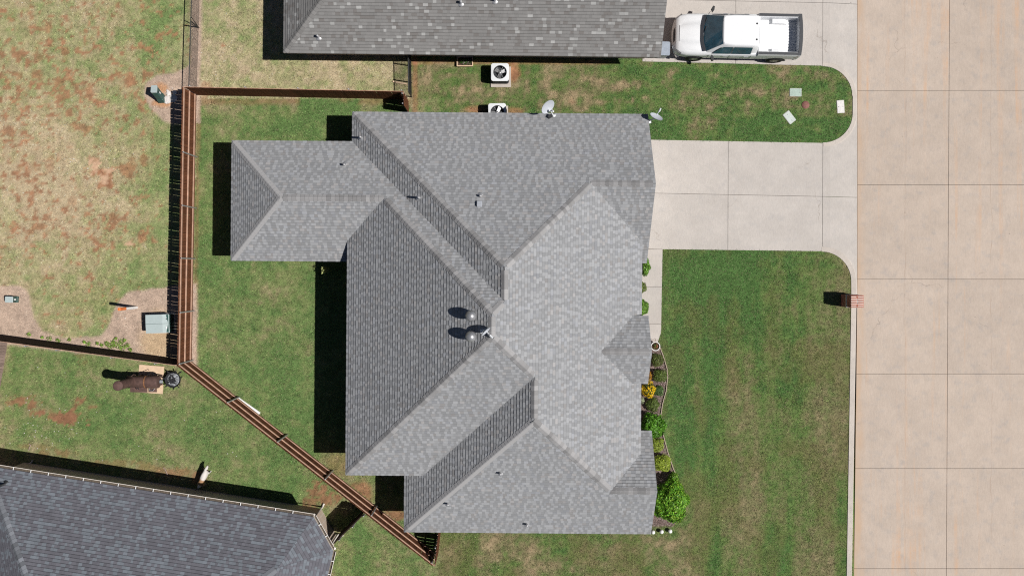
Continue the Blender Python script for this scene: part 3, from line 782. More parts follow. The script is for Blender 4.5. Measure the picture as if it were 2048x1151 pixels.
class Roof:
    def __init__(s, palette, expo=0.148, tab=(0.09, 0.23), thick=0.02, seed=1):
        s.V, s.Fc, s.C = [], [], []
        s.pal, s.expo, s.tab, s.thick = palette, expo, tab, thick
        s.r = random.Random(seed); s.deck = MB(); s.faces = []
        s.nface = 0
    def face(s, pl, poly, jitter=True):
        s.faces.append((pl, poly))
        r = s.r
        uv = [(p[0] * pl.u.x + p[1] * pl.u.y, (p[0] * pl.g.x + p[1] * pl.g.y) * pl.sq) for p in poly]
        vmin = min(q[1] for q in uv); vmax = max(q[1] for q in uv)
        i = 0; v0 = vmin
        s.nface += 1
        while v0 < vmax - 1e-4:
            v1 = v0 + s.expo
            strip = clip3(clip3(uv, 1, v0, False), 1, v1, True)
            if len(strip) >= 3:
                umin = min(q[0] for q in strip); umax = max(q[0] for q in strip)
                u0 = umin - r.uniform(0, 0.3); up = r.random() < 0.5
                while u0 < umax:
                    u1 = u0 + r.uniform(*s.tab)
                    cell = clip3(clip3(strip, 0, u0, False), 0, u1, True)
                    up = not up if r.random() < 0.86 else up
                    col, lift = s.pal(r, up, u0, v0, s.nface)
                    if len(cell) >= 3:
                        t0 = s.thick + lift
                        def P(q, off):
                            h = pl.u * q[0] + pl.g * (q[1] / pl.sq)
                            return pl.pt(h.x, h.y) + pl.n * off
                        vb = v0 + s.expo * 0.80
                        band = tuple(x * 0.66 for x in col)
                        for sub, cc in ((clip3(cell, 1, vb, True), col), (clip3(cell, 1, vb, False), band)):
                            if len(sub) < 3: continue
                            b = len(s.V)
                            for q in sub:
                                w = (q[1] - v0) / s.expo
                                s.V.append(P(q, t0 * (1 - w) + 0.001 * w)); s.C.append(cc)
                            m = len(sub)
                            a = sum(sub[k][0] * sub[(k + 1) % m][1] - sub[(k + 1) % m][0] * sub[k][1] for k in range(m))
                            # u x g orientation decides which winding faces up
                            s.Fc.append(tuple(range(b, b + m)) if (a > 0) == (pl.u.x * pl.g.y - pl.u.y * pl.g.x > 0) else tuple(range(b + m - 1, b - 1, -1)))
                        m = len(cell)
                        for k in range(m):
                            q0, q1 = cell[k], cell[(k + 1) % m]
                            if abs(q0[1] - v0) < 1e-5 and abs(q1[1] - v0) < 1e-5 and abs(q0[0] - q1[0]) > 1e-3:
                                b = len(s.V)
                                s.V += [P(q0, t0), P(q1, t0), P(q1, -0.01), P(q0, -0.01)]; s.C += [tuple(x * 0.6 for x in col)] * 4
                                s.Fc.append((b, b + 1, b + 2, b + 3))
                    u0 = u1
            v0 = v1
    def build_deck(s, house, mat_, th=0.13):
        b = MB()
        for pl, poly in s.faces:
            top = [pl.pt(*p) - Vector((0, 0, 0.006)) for p in poly]; bot = [q - Vector((0, 0, th)) for q in top]; n = len(top)
            a = sum(poly[k][0] * poly[(k + 1) % n][1] - poly[(k + 1) % n][0] * poly[k][1] for k in range(n))
            o = list(range(n)) if a > 0 else list(range(n - 1, -1, -1))
            b.add(top + bot, [tuple(o), tuple(n + k for k in reversed(o))] + [(k, n + k, n + (k + 1) % n, (k + 1) % n) for k in range(n)], mat_)
        return b.build('roof', house)
    def build_shingles(s, roof, label=None):
        me = bpy.data.meshes.new('shingles')
        me.from_pydata([tuple(v) for v in s.V], [], s.Fc)
        me.materials.append(M['shingle'])
        set_attr(me, np.array(s.C))
        o = link('shingles', me, roof); o['kind'] = 'stuff'
        return o

def cap_row(roof, P0, P1, nA, nB, mat_, budget, w=0.165, expo=0.19, stuff=None):
    """overlapping cap shingles along a ridge or hip; P0 is the lower end"""
    P0, P1 = Vector(P0), Vector(P1)
    d = (P1 - P0); L = d.length; d.normalize()
    wings = []
    for n in (nA, nB):
        t = d.cross(n).normalized()
        if t.z > 0 or (abs(t.z) < 1e-4 and (t.dot(nA) < 0 if n is nB else t.dot(nB) < 0)): t = -t
        wings.append(t)
    # wings must point down and away from each other
    if wings[0].dot(wings[1]) > 0.999: wings[1] = -wings[1]
    up = (nA + nB).normalized()
    def piece(lo, off=0.0):
        e = expo * 1.25
        hi0, hi1 = 0.042, 0.026
        b0 = lo
        def ring(s_, h):
            c = b0 + d * s_
            return [c + wings[0] * w + nA * (h - 0.012), c + wings[0] * 0.02 + up * h, c + wings[1] * 0.02 + up * h, c + wings[1] * w + nB * (h - 0.012)]
        r0, r1 = ring(0, hi0), ring(e, hi1)
        skirt = [q - up * 0.02 for q in r0]
        vs = r0 + r1 + skirt
        return vs, [(0, 1, 5, 4), (1, 2, 6, 5), (2, 3, 7, 6), (8, 9, 1, 0), (9, 10, 2, 1), (10, 11, 3, 2)]
    P0 = P0 + d * 0.12; L -= 0.12
    n = max(1, int(L / expo))
    vs, fs = piece(Vector((0, 0, 0)))
    me = bpy.data.meshes.new('ridge_cap'); me.from_pydata([tuple(v) for v in vs], [], fs); me.materials.append(mat_)
    bmm = bmesh.new(); bmm.from_mesh(me); bmesh.ops.recalc_face_normals(bmm, faces=bmm.faces); bmm.to_mesh(me); bmm.free()
    for i in range(n):
        loc = P0 + d * (i * expo)
        if budget[0] > 0:
            budget[0] -= 1
            link('ridge_cap', me, roof, loc)
        else:
            stuff.add([Vector(v) + loc for v in vs], fs, mat_)

def vent_pipe(house, P, h=0.34, r=0.05, tilt=None, mat_=None):
    b = MB()
    b.lathe([(0.0, h), (r * 0.6, h), (r, h - 0.005), (r, 0), (r * 1.9, 0.0), (r * 3.2, -0.05)], mat_ or M['galv'], 12)
    return b.build('vent_pipe', house, P)

# ---- the large house
p = 0.689
V_ = dict(Yn=7.193, Xw1=-7.375, Ypn=5.837, Xpw=-12.895, Yps=.343, Xa=-7.433, Ys1=-9.283, Xw2=-4.856, Ys2=-12.026, Xe=5.86, Xg1=6.18, Xg3=6.468, Yr1=3.786, Yr3=-9.669, zl=2.5, zh=3.139)
def main_pal(r, up, u, v, nf):
    t = r.random()
    if up:
        c = 0.312 * r.uniform(0.95, 1.05) if t < 0.65 else 0.28 * r.uniform(0.96, 1.04)
    else:
        c = 0.243 * r.uniform(0.95, 1.05)
    k = r.random()
    tint = (0.982, 1.0, 1.035) if k < 0.8 else ((1.015, 0.995, 1.0) if k < 0.9 else (0.97, 0.998, 1.06))
    return (c * tint[0], c * tint[1], c * tint[2]), (0.006 if up else 0.0)

def main_house():
    g = V_
    zl, zh = g['zl'], g['zh']
    N = Plane(0, -p, zl + p * g['Yn']); W1 = Plane(p, 0, zl - p * g['Xw1']); Pn = Plane(0, -p, zl + p * g['Ypn']); Pw = Plane(p, 0, zl - p * g['Xpw'])
    Ps = Plane(0, p, zl - p * g['Yps']); A = Plane(p, 0, zh - p * g['Xa']); S1 = Plane(0, p, zh - p * g['Ys1']); W2 = Plane(p, 0, zl - p * g['Xw2'])
    S2 = Plane(0, p, zl - p * g['Ys2']); E = Plane(-p, 0, zh + p * g['Xe'])
    z1 = N.z(0, g['Yr1']); z3 = S2.z(0, g['Yr3'])
    G1s = Plane(0, p, z1 - p * g['Yr1']); G3n = Plane(0, -p, z3 + p * g['Yr3'])
    aN = inter(N, W1, E); b1 = inter(W1, E, Pn); b2 = inter(Pn, E, A); b3 = inter(A, E, S1); b4 = inter(S1, E, W2); b5 = inter(W2, E, S2)
    pr1 = inter(Pn, Ps, Pw); prA = inter(Pn, Ps, A); yAPs = (zh - Ps.c) / p
    g1 = ((z1 - E.c) / -p, g['Yr1']); g3 = ((z3 - E.c) / -p, g['Yr3'])
    Y1v = g['Yr1'] - (z1 - zh) / p; Y3v = g['Yr3'] + (z3 - zh) / p; xs1 = g['Xw2'] + (zh - zl) / p
    y1e = g['Yr1'] - (z1 - zl) / p; y3e = g['Yr3'] + (z3 - zl) / p
    xi = g['Xe'] - 0.5
    R = Roof(main_pal, seed=3)
    R.face(N, [(g['Xw1'], g['Yn']), (g['Xg1'], g['Yn']), (g['Xg1'], g['Yr1']), g1, aN])
    R.face(W1, [(g['Xw1'], g['Yn']), aN, b1, (g['Xw1'], g['Ypn'])])
    R.face(Pn, [(g['Xw1'], g['Ypn']), b1, b2, prA, pr1, (g['Xpw'], g['Ypn'])])
    R.face(Pw, [(g['Xpw'], g['Ypn']), pr1, (g['Xpw'], g['Yps'])])
    R.face(Ps, [(g['Xpw'], g['Yps']), pr1, prA, (g['Xa'], yAPs), (g['Xa'] + .5, yAPs), (g['Xa'] + .5, g['Yps'])])
    R.face(A, [(g['Xa'], yAPs), prA, b2, b3, (g['Xa'], g['Ys1'])])
    R.face(S1, [(g['Xa'], g['Ys1']), b3, b4, (xs1, g['Ys1'])])
    R.face(W2, [(g['Xw2'], g['Ys2']), b5, b4, (xs1, g['Ys1']), (xs1, g['Ys1'] + .5), (g['Xw2'], g['Ys1'] + .5)])
    R.face(S2, [(g['Xw2'], g['Ys2']), b5, g3, (g['Xg3'], g['Yr3']), (g['Xg3'], g['Ys2'])])
    R.face(E, [g1, aN, b1, b2, b3, b4, b5, g3, (g['Xe'], Y3v), (g['Xe'], Y1v)])
    R.face(G1s, [g1, (g['Xg1'], g['Yr1']), (g['Xg1'], y1e), (xi, y1e), (xi, Y1v), (g['Xe'], Y1v)])
    R.face(G3n, [g3, (g['Xg3'], g['Yr3']), (g['Xg3'], y3e), (xi, y3e), (xi, Y3v), (g['Xe'], Y3v)])
    # entry gable
    er, ey, ex, eh = 4.48, -3.51, 6.13, 1.51
    En = Plane(0, -p, er + p * ey); Es = Plane(0, p, er - p * ey)
    xr = (er - E.c) / -p; xe = (er - p * eh - E.c) / -p
    R.face(En, [(xr, ey), (ex, ey), (ex, ey + eh), (xe, ey + eh)])
    R.face(Es, [(xr, ey), (xe, ey - eh), (ex, ey - eh), (ex, ey)])
    house = empty('brick_house', (0, 0, 0), MAIN_ROT)
    tag(house, 'large brick house with grey shingle hip roof and covered patio in the centre', 'house')
    roof = R.build_deck(house, M['trim'])
    R.build_shingles(roof)
    st = MB(); bud = [300]
    def row(a, b, A_, B_, PA): cap_row(roof, PA.pt(*a), PA.pt(*b), A_.n, B_.n, M['cap'], bud, stuff=st)
    row((g['Xg3'], g['Yr3']), g3, S2, G3n, S2); row((g['Xg1'], g['Yr1']), g1, N, G1s, N); row((ex, ey), (xr, ey), En, Es, En)
    row(g1, aN, N, E, N); row(aN, b1, W1, E, W1); row(b1, b2, Pn, E, E); row(b2, b3, A, E, A); row(b4, b3, S1, E, E); row(b5, b4, W2, E, W2); row(g3, b5, S2, E, S2)
    row((g['Xw1'], g['Yn']), aN, N, W1, N); row(prA, b2, Pn, A, A); row(pr1, prA, Pn, Ps, Pn); row((g['Xa'], g['Ys1']), b3, A, S1, A)
    row((g['Xw2'], g['Ys2']), b5, W2, S2, W2); row((g['Xpw'], g['Ypn']), pr1, Pn, Pw, Pn); row((g['Xpw'], g['Yps']), pr1, Ps, Pw, Ps)
    if st.v:
        o = st.build('ridge_caps', roof); o['kind'] = 'stuff'
    # walls
    b = MB()
    b.prism(MAIN_FOOT[::-1], 0, 2.66, M['brick_main'])
    b.prism([(-6.97, -8.82), (5.39, -8.82), (5.39, 0.69), (-6.97, 0.69)], 2.661, 3.28, M['brick_main'])
    for (xw, yc, hw, zt, zr) in ((5.9, g['Yr1'], 3.0, 2.661, z1 - .2), (6.2, g['Yr3'], 1.95, 2.661, z3 - .2), (5.85, ey, 1.15, 3.3, er - .2)):
        b.add([(xw, yc - hw, zt), (xw, yc + hw, zt), (xw, yc, zr), (xw - .2, yc - hw, zt), (xw - .2, yc + hw, zt), (xw - .2, yc, zr)], [(0, 1, 2), (5, 4, 3), (0, 3, 4, 1), (1, 4, 5, 2), (2, 5, 3, 0)], M['brick_main'])
    b.box((5.62, ey + 1.05, 1.65), (0.44, 0.3, 3.3), M['brick_main']); b.box((5.62, ey - 1.05, 1.65), (0.44, 0.3, 3.3), M['brick_main'])
    b.build('wall', house)
    # garage door, front door, windows
    d = MB(); d.box((5.93, 3.75, 1.1), (0.05, 4.9, 2.2), M['white_paint'])
    for k in range(4): d.box((5.962, 3.75, 0.3 + k * 0.54), (0.012, 4.8, 0.48), M['white_paint'])
    d.build('garage_door', house)
    d = MB(); d.box((5.43, ey, 1.05), (0.05, 1.0, 2.1), M['rust']); dr = d.build('door', house)
    d = MB(); d.lathe([(0, .03), (.03, .02), (.03, -.02), (0, -.03)], M['chrome'], 8, (5.5, ey + .4, 1.0)); d.build('handle', dr)
    def window(c, s, ax):
        w = MB(); dd = (0.04, s[0], s[1]) if ax == 0 else (s[0], 0.04, s[1]); w.box(c, dd, M['white_paint']); wo = w.build('window', house)
        w = MB(); off = (0.023 if c[0] > 0 else -0.023) if ax == 0 else (0.023 if c[1] > 0 else -0.023)
        cc = (c[0] + off, c[1], c[2]) if ax == 0 else (c[0], c[1] + off, c[2])
        w.box(cc, (0.01, s[0] - .12, s[1] - .12) if ax == 0 else (s[0] - .12, 0.01, s[1] - .12), M['glass']); w.build('pane', wo)
    for c in ((5.42, -6.4, 1.5), (5.42, -0.9, 1.5), (6.22, -9.7, 1.5), (-7.0, -6.5, 1.5), (-7.0, -3.0, 1.5)): window(c, (1.6, 1.4), 0)
    for c in ((-2.0, -11.62, 1.6), (3.0, -11.62, 1.6), (-3.0, 6.76, 1.6)): window(c, (1.2, 1.2), 1)
    # patio slab and posts
    d = MB(); d.prism([(p_[0], p_[1]) for p_ in PATIO][::-1], -0.1, 0.05, M['drive']); d.build('patio_slab', house)
    for x, y in ((-12.3, 5.25), (-12.3, 0.95), (-12.3, 3.1)):
        d = MB(); d.box((x, y, 1.22), (0.2, 0.2, 2.34), M['brick_main']); d.build('post', house, bevel=.01)
    # pipes through the roof
    for pl, px_, py_, h in ((W1, 723, 276, .42), (Pn, 690, 330, .3), (W1, 839, 396, .42), (N, 961, 392, .22), (S2, 1001, 945, .3), (S2, 896, 1006, .3), (S2, 1054, 1047, .3)):
        vent_pipe(house, px_on(pl, px_, py_, MAIN_ROT), h)
    P = px_on(N, 959, 408, MAIN_ROT)
    d = MB(); d.box((0, 0, 0.09), (0.22, 0.26, 0.12), M['dish'], M=Matrix.Rotation(-math.atan(p), 3, 'X')); d.build('box_vent', house, P, bevel=.02)
    # turbine vents
    for px_, py_ in ((943, 630), (943, 671)):
        P = px_on(A, px_, py_, MAIN_ROT)
        d = MB()
        d.lathe([(0.17, -0.2), (0.17, 0.12), (0.15, 0.2)], M['galv'], 18)
        tv = d.build('turbine_vent', house, P)
        d = MB(); n = 22
        for k in range(n):
            a0 = 2 * math.pi * k / n; a1 = a0 + 0.26
            secs = []
            for t in range(7):
                e = math.pi * (0.12 + 0.76 * t / 6); rr = 0.235 * math.sin(e) ** .7; zz = 0.40 + 0.2 * math.cos(e)
                secs.append([(rr * math.cos(a0), rr * math.sin(a0), zz), (rr * .93 * math.cos(a1), rr * .93 * math.sin(a1), zz)])
            d.loft(secs, M['galv'])
        d.lathe([(0.0, 0.615), (0.1, 0.605), (0.125, 0.575)], M['galv'], 18); d.lathe([(0.2, 0.0), (0.2, 0.05), (0.0, .3)], M['dark'], 12, (0, 0, .18))
        d.lathe([(0.17, 0.2), (0.19, 0.215), (0.17, 0.235)], M['galv'], 18)
        d.build('turbine_head', tv)
    return dict(N=N, A=A, E=E, house=house)
MH = main_house()

# ---- neighbour house at the top
NROT = math.radians(-0.55)
def n_house():
    c0 = at(567, 105.5, 2.4); c1 = at(1321.5, 114, 2.4)
    d = (c1 - c0); rot = math.atan2(d.y, d.x); L = d.length
    pp = 0.689; depth = 9.5
    S = Plane(0, pp, 2.4); Nn = Plane(0, -pp, 2.4 + pp * depth); Wp = Plane(pp, 0, 2.4)
    hy = depth / 2
    def pal(r, up, u, v, nf):
        t = r.random()
        c = 0.205 * r.uniform(0.92, 1.08)
        tint = (1.02, 1.0, 0.98)
        if t < 0.075: c = 0.33 * r.uniform(0.88, 1.12); tint = (1, 1, .98)
        elif t < 0.2: c = 0.165; tint = (1.06, 1, .96)
        elif t < 0.5: c = 0.215 * r.uniform(.95, 1.05)
        return (c * tint[0], c * tint[1], c * tint[2]), (0.005 if up else 0)
    R = Roof(pal, tab=(0.13, 0.25), seed=8)
    R.face(S, [(0, 0), (L, 0), (L, hy), (hy, hy)]); R.face(Nn, [(hy, hy), (L, hy), (L, depth), (0, depth)]); R.face(Wp, [(0, 0), (hy, hy), (0, depth)])
    house = empty('brick_house', (c0.x, c0.y, 0), rot)
    tag(house, 'neighbouring brick house with brownish grey roof at the top edge, beside the pickup', 'house')
    roof = R.build_deck(house, M['trim']); R.build_shingles(roof)
    st = MB(); bud = [40]
    for a, b, A_, B_ in (((0, 0), (hy, hy), S, Wp), ((hy, hy), (L, hy), S, Nn), ((0, depth), (hy, hy), Nn, Wp)):
        cap_row(roof, A_.pt(*a), A_.pt(*b), A_.n, B_.n, M['cap_plain'], bud, stuff=st)
    o = st.build('ridge_caps', roof); o['kind'] = 'stuff'
    ov = 0.5
    b = MB(); b.prism([(ov, ov), (L - 0.4, ov), (L - 0.4, depth - ov), (ov, depth - ov)], 0, 2.56, M['brick_main'])
    x0 = L - .4; b.add([(x0, ov, 2.561), (x0, depth - ov, 2.561), (x0, hy, 2.4 + pp * hy - .25), (x0 - .2, ov, 2.561), (x0 - .2, depth - ov, 2.561), (x0 - .2, hy, 2.4 + pp * hy - .25)], [(0, 1, 2), (5, 4, 3), (0, 3, 4, 1), (1, 4, 5, 2), (2, 5, 3, 0)], M['brick_main'])
    b.build('wall', house)
    for px_, py_ in ((637, 74), (922, 6), (990, 1)): vent_pipe(house, px_on(Plane(S.a * math.cos(rot) - S.b * math.sin(rot), S.a * math.sin(rot) + S.b * math.cos(rot), S.c - (S.a * math.cos(rot) - S.b * math.sin(rot)) * c0.x - (S.a * math.sin(rot) + S.b * math.cos(rot)) * c0.y), px_, py_) - Vector((0, 0, 0)), .3)
    for o in [k for k in house.children if k.name.startswith('vent_pipe')]:
        w = Vector(o.location); q = Vector((w.x - c0.x, w.y - c0.y)); cs, sn = math.cos(-rot), math.sin(-rot)
        o.location = (cs * q.x - sn * q.y, sn * q.x + cs * q.y, w.z)
    for x in (3.0, 7.2, 13.2):
        w = MB(); w.box((x, ov - .02, 1.5), (1.2, .05, 1.2), M['white_paint']); wo = w.build('window', house)
        w = MB(); w.box((x, ov - .048, 1.5), (1.06, .01, 1.06), M['glass']); w.build('pane', wo)
    # small meters and a pipe on the south wall
    w = MB(); w.box((11.6, ov - .06, 1.3), (0.3, .12, .5), M['dish']); w.build('electric_meter', house, bevel=.01)
    def toW(x, y): 
        v = Matrix.Rotation(rot, 2) @ Vector((x, y)); return (c0.x + v.x, c0.y + v.y)
    return [to_px(toW(*q)) for q in ((ov, ov), (L - .4, ov), (L - .4, depth - ov), (ov, depth - ov))]
NFOOT_PX = n_house()

# ---- neighbour house at lower left
def s_house():
    ze = 2.6; pp = 0.62
    e = [at(-28, 931, ze), at(627, 1033, ze), at(666, 1101, ze), at(648, 1180, ze)]
    def plane(a, b):
        d = (b - a); d.z = 0; d.normalize(); n = Vector((d.y, -d.x, 0))  # inward: to the right of travel
        return Plane(pp * n.x, pp * n.y, ze - pp * (n.x * a.x + n.y * a.y))
    PN, PF, PE = plane(e[0], e[1]), plane(e[1], e[2]), plane(e[2], e[3])
    dN = (e[1] - e[0]).normalized(); nN = Vector((dN.y, -dN.x, 0))
    w1 = e[0] + nN * 9.0; PW = plane(w1, e[0])
    depth = 9.0
    s1 = e[0] + nN * depth; PS = Plane(-PN.a, -PN.b, 0)
    PS.c = ze + PN.a * s1.x + PN.b * s1.y
    PS = Plane(-PN.a, -PN.b, PS.c)
    def xy(v): return (v.x, v.y)
    hip = inter(PN, PF, PE); rW = inter(PN, PW, PS); rE = inter(PN, PE, PS)
    s2 = inter2 = None
    # south-east eave corner where the east plane meets the south plane at eave height
    A2 = np.array([[PE.a, PE.b], [PS.a, PS.b]]); sE = np.linalg.solve(A2, np.array([ze - PE.c, ze - PS.c])); sE = (float(sE[0]), float(sE[1]))
    def pal(r, up, u, v, nf):
        n = float(fbm(np.array([u * 1.1]), np.array([v * 2.6]), 30 + nf, 3)[0]); t = r.random()
        if n * .4 + .3 + (t - .5) * .9 > 0.60: c = (0.150, 0.166, 0.189); k = r.uniform(.9, 1.12)
        else: c = (0.118, 0.118, 0.136); k = r.uniform(.88, 1.12)
        return tuple(x * k for x in c), (0.006 if up else 0)
    R = Roof(pal, expo=0.145, tab=(0.1, 0.22), seed=21)
    f1 = [xy(e[0]), xy(e[1]), hip, rE, rW]
    R.face(PN, f1); R.face(PF, [xy(e[1]), xy(e[2]), hip]); R.face(PE, [xy(e[2]), sE, rE, hip]); R.face(PW, [xy(s1), xy(e[0]), rW]); R.face(PS, [rW, rE, sE, xy(s1)])
    house = empty('brick_house')
    tag(house, 'neighbouring brick house with dark blue-grey roof and white gutters at lower left', 'house')
    roof = R.build_deck(house, M['trim']); R.build_shingles(roof)
    st = MB(); bud = [40]
    cap_row(roof, PN.pt(*xy(e[0])), PN.pt(*rW), PN.n, PW.n, M['cap_blue'], bud, stuff=st)
    cap_row(roof, PE.pt(*rE), PE.pt(*hip), PN.n, PE.n, M['cap_blue'], bud, stuff=st)
    cap_row(roof, PN.pt(*rW), PN.pt(*rE), PN.n, PS.n, M['cap_blue'], bud, stuff=st)
    o = st.build('ridge_caps', roof); o['kind'] = 'stuff'
    # gutters with hangers
    def gutter(a, b):
        d = (b - a); d.z = 0; L = d.length; d.normalize(); o_ = Vector((-d.y, d.x, 0))
        g = MB(); secs = []
        prof = [(0.0, -0.02), (0.0, -0.11), (0.09, -0.11), (0.115, -0.005), (0.135, -0.005), (0.135, -0.02)]
        for q in (a, b): secs.append([q + o_ * (y + .012) + Vector((0, 0, z)) for y, z in prof])
        g.loft(secs, M['gutter'], smooth=False)
        gm = g.build('gutter', house)
        g = MB(); g.add([secs[0][1] + Vector((0, 0, .012)), secs[1][1] + Vector((0, 0, .012)), secs[1][2] + Vector((0, 0, .012)), secs[0][2] + Vector((0, 0, .012))], [(0, 1, 2, 3)], M['gutter_in']); g.build('leaf_litter', gm)
        k = 0.45
        g = MB()
        n = max(1, round(L / 0.82))
        hm = MB(); hm.box((0, 0, 0), (0.03, 0.14, 0.012), M['white_paint'], rz=math.atan2(d.y, d.x)); hme = hm.mesh('gutter_hanger')
        for i in range(n):
            q = a + d * (k + i * (L - .6) / max(1, n)); link('gutter_hanger', hme, gm, q + o_ * 0.08 + Vector((0, 0, 0.006)))
    gutter(e[0] , e[1]); gutter(e[1], e[2]); gutter(e[2], e[3])
    # walls
    ov = 0.36
    def inset(a, b): 
        d = (b - a).normalized(); return Vector((d.y, -d.x, 0)) * ov
    q0 = e[0] + nN * ov + dN * ov
    def cross(a, b, c, d):
        a, b, c, d = [Vector((k.x, k.y)) for k in (a, b, c, d)]; r, s = b - a, d - c; t = ((c - a).x * s.y - (c - a).y * s.x) / (r.x * s.y - r.y * s.x); return a + r * t
    i1, i2, i3 = inset(e[0], e[1]), inset(e[1], e[2]), inset(e[2], e[3])
    q1 = cross(e[0] + i1, e[1] + i1, e[1] + i2, e[2] + i2); q2 = cross(e[1] + i2, e[2] + i2, e[2] + i3, e[3] + i3)
    sE3 = Vector((sE[0], sE[1], 0)); q3 = sE3 - nN * ov - dN * ov * .6; q4 = s1 - nN * ov + dN * ov
    foot = [(q0.x, q0.y), (q1.x, q1.y), (q2.x, q2.y), (q3.x, q3.y), (q4.x, q4.y)]
    b = MB(); b.prism(foot[::-1], 0, 2.66, M['brick_pale']); b.build('wall', house)
    # downspout lying out over the ground near the left, stub and drainage elbows at the right corner
    g = MB(); a0 = at(38, 934, .12); g.tube([at(36, 946, 1.2), at(40, 936, .2), at(45, 931, .06), at(62, 925, .06), at(65, 920, .07)], 0.045, M['trim'], 8); g.build('downspout', house)
    g = MB(); w2 = Vector((q2.x, q2.y, 0)); g.tube([e[2] + Vector((.08, .1, -.05)), e[2] + Vector((.0, .05, -.3)), w2 + Vector((.1, .06, -.55 + ze)), w2 + Vector((.1, .06, .2)), w2 + Vector((.35, .0, .08))], .05, M['gutter'], 8); g.build('downspout', house)
    g = MB(); w1_ = Vector((q1.x, q1.y, 0)); g.tube([e[1] + Vector((.03, .1, -.06)), w1_ + Vector((.08, .08, ze - .4)), w1_ + Vector((.08, .08, .15)), w1_ + Vector((.15, .25, .06))], .045, M['gutter'], 8); g.build('downspout', house)
    vent_pipe(house, px_on(PN, 10, 967), .38, .05, mat_=M['dark'])
    return [to_px(q) for q in foot]
SFOOT_PX = s_house()

make_grass()
make_straw()

# ------------------------------------------------------------------ wooden fences
def wood_fence(a, b, label, picket_side, posts, h=1.83, wood='stain', flip_rail=False, group='stained wooden fence runs', post_r=0.032, gap=0.006, rail_mat='rail'):
    """a, b: ground pixels. picket_side: +1 pickets on the left of a->b, rails and posts on the other side"""
    A, B = gp(*a), gp(*b)
    d = B - A; L = d.length; d.normalize(); rz = math.atan2(d.y, d.x)
    root = empty('wooden_fence', A, rz)
    tag(root, label, 'fence', group)
    w = 0.138; step = w + gap; n = int(L / step)
    me = []
    for k in range(4):
        r = random.Random(k + 50); m = MB(); hh = h + r.uniform(-.012, .012); t = 0.018
        x = w / 2; c = 0.022
        prof = [(-x, 0.03), (x, 0.03), (x, hh - c), (x - c, hh), (-x + c, hh), (-x, hh - c)]
        lean = r.uniform(-.006, .006)
        vs = [(q[0] + lean * q[1], s * t / 2, q[1]) for s in (-1, 1) for q in prof]
        m.add(vs, [(0, 1, 2, 3, 4, 5), (11, 10, 9, 8, 7, 6)] + [(i, 6 + i, 6 + (i + 1) % 6, (i + 1) % 6) for i in range(6)], M[wood])
        me.append(m.mesh('picket'))
    r = random.Random(int(a[0] * 7 + a[1]))
    for i in range(n):
        link('picket', me[r.randrange(4)], root, ((i + .5) * step, picket_side * (0.010 + r.uniform(-.002, .002)), r.uniform(-.012, .008)), (0, 0, r.uniform(-.012, .012)))
    for z in (0.28, 0.98, h - 0.16):
        m = MB(); m.box((L / 2, -picket_side * 0.0215, z), (L - .01, 0.04, 0.088), M[rail_mat]); m.build('rail', root, bevel=.004)
    pm = MB(); pm.lathe([(0, h - .02), (post_r * .7, h - .015), (post_r, h - .04), (post_r, 0)], M['galv'], 10); pme = pm.mesh('post')
    for t in posts:
        link('post', pme, root, (t * L, -picket_side * (0.0215 + .02 + post_r), 0))
    return root

WA, WB = (393.5, 190), (384, 722)
wood_fence(WA, WB, 'brown stained wooden fence running down behind the covered patio, beside the open field', -1, [(306 - 190 + 8) / 532, (416 - 190) / 532, (517 - 190) / 532, (621 - 190) / 532, 0.995])
wood_fence(WB, (876, 1108), 'brown stained wooden fence running diagonally past the corner of the blue-grey roofed house', -1, [0.19, 0.385, 0.57, 0.75, 0.985], )
wood_fence((816, 198.5), WA, 'brown stained wooden fence along the top side of the fenced back yard', 1, [0.01, 0.25, 0.48, 0.72, 0.97], gap=.006)
wood_fence((817.5, 226), (816, 198.5), 'short brown wooden fence return next to the upper air conditioners', -1, [0.2, 0.9])
wood_fence((883, 1042), (876, 1108), 'short brown wooden fence return under the bottom eave of the large house', 1, [0.45], gap=.014)
wood_fence((-60, 661.6), (384, 722), 'shaded wooden fence between the open field and the yard with the smoker', 1, [0.2, 0.34, 0.475, 0.71, 0.9], wood='dark_shaded_wood')  # pickets coloured darker than the other runs: north-side shade painted into the wood
wood_fence((17, 672), (-40, 1020), 'weathered grey-brown wooden fence at the left edge of the photo', 1, [.1, .3], wood='grey_wood')
wood_fence((682, 1063), (739, 1007), 'short dark wooden fence from the blue-grey roofed house to the diagonal fence', 1, [0.15, 0.6, 0.97], wood='dark_shaded_wood', rail_mat='dark_shaded_wood')

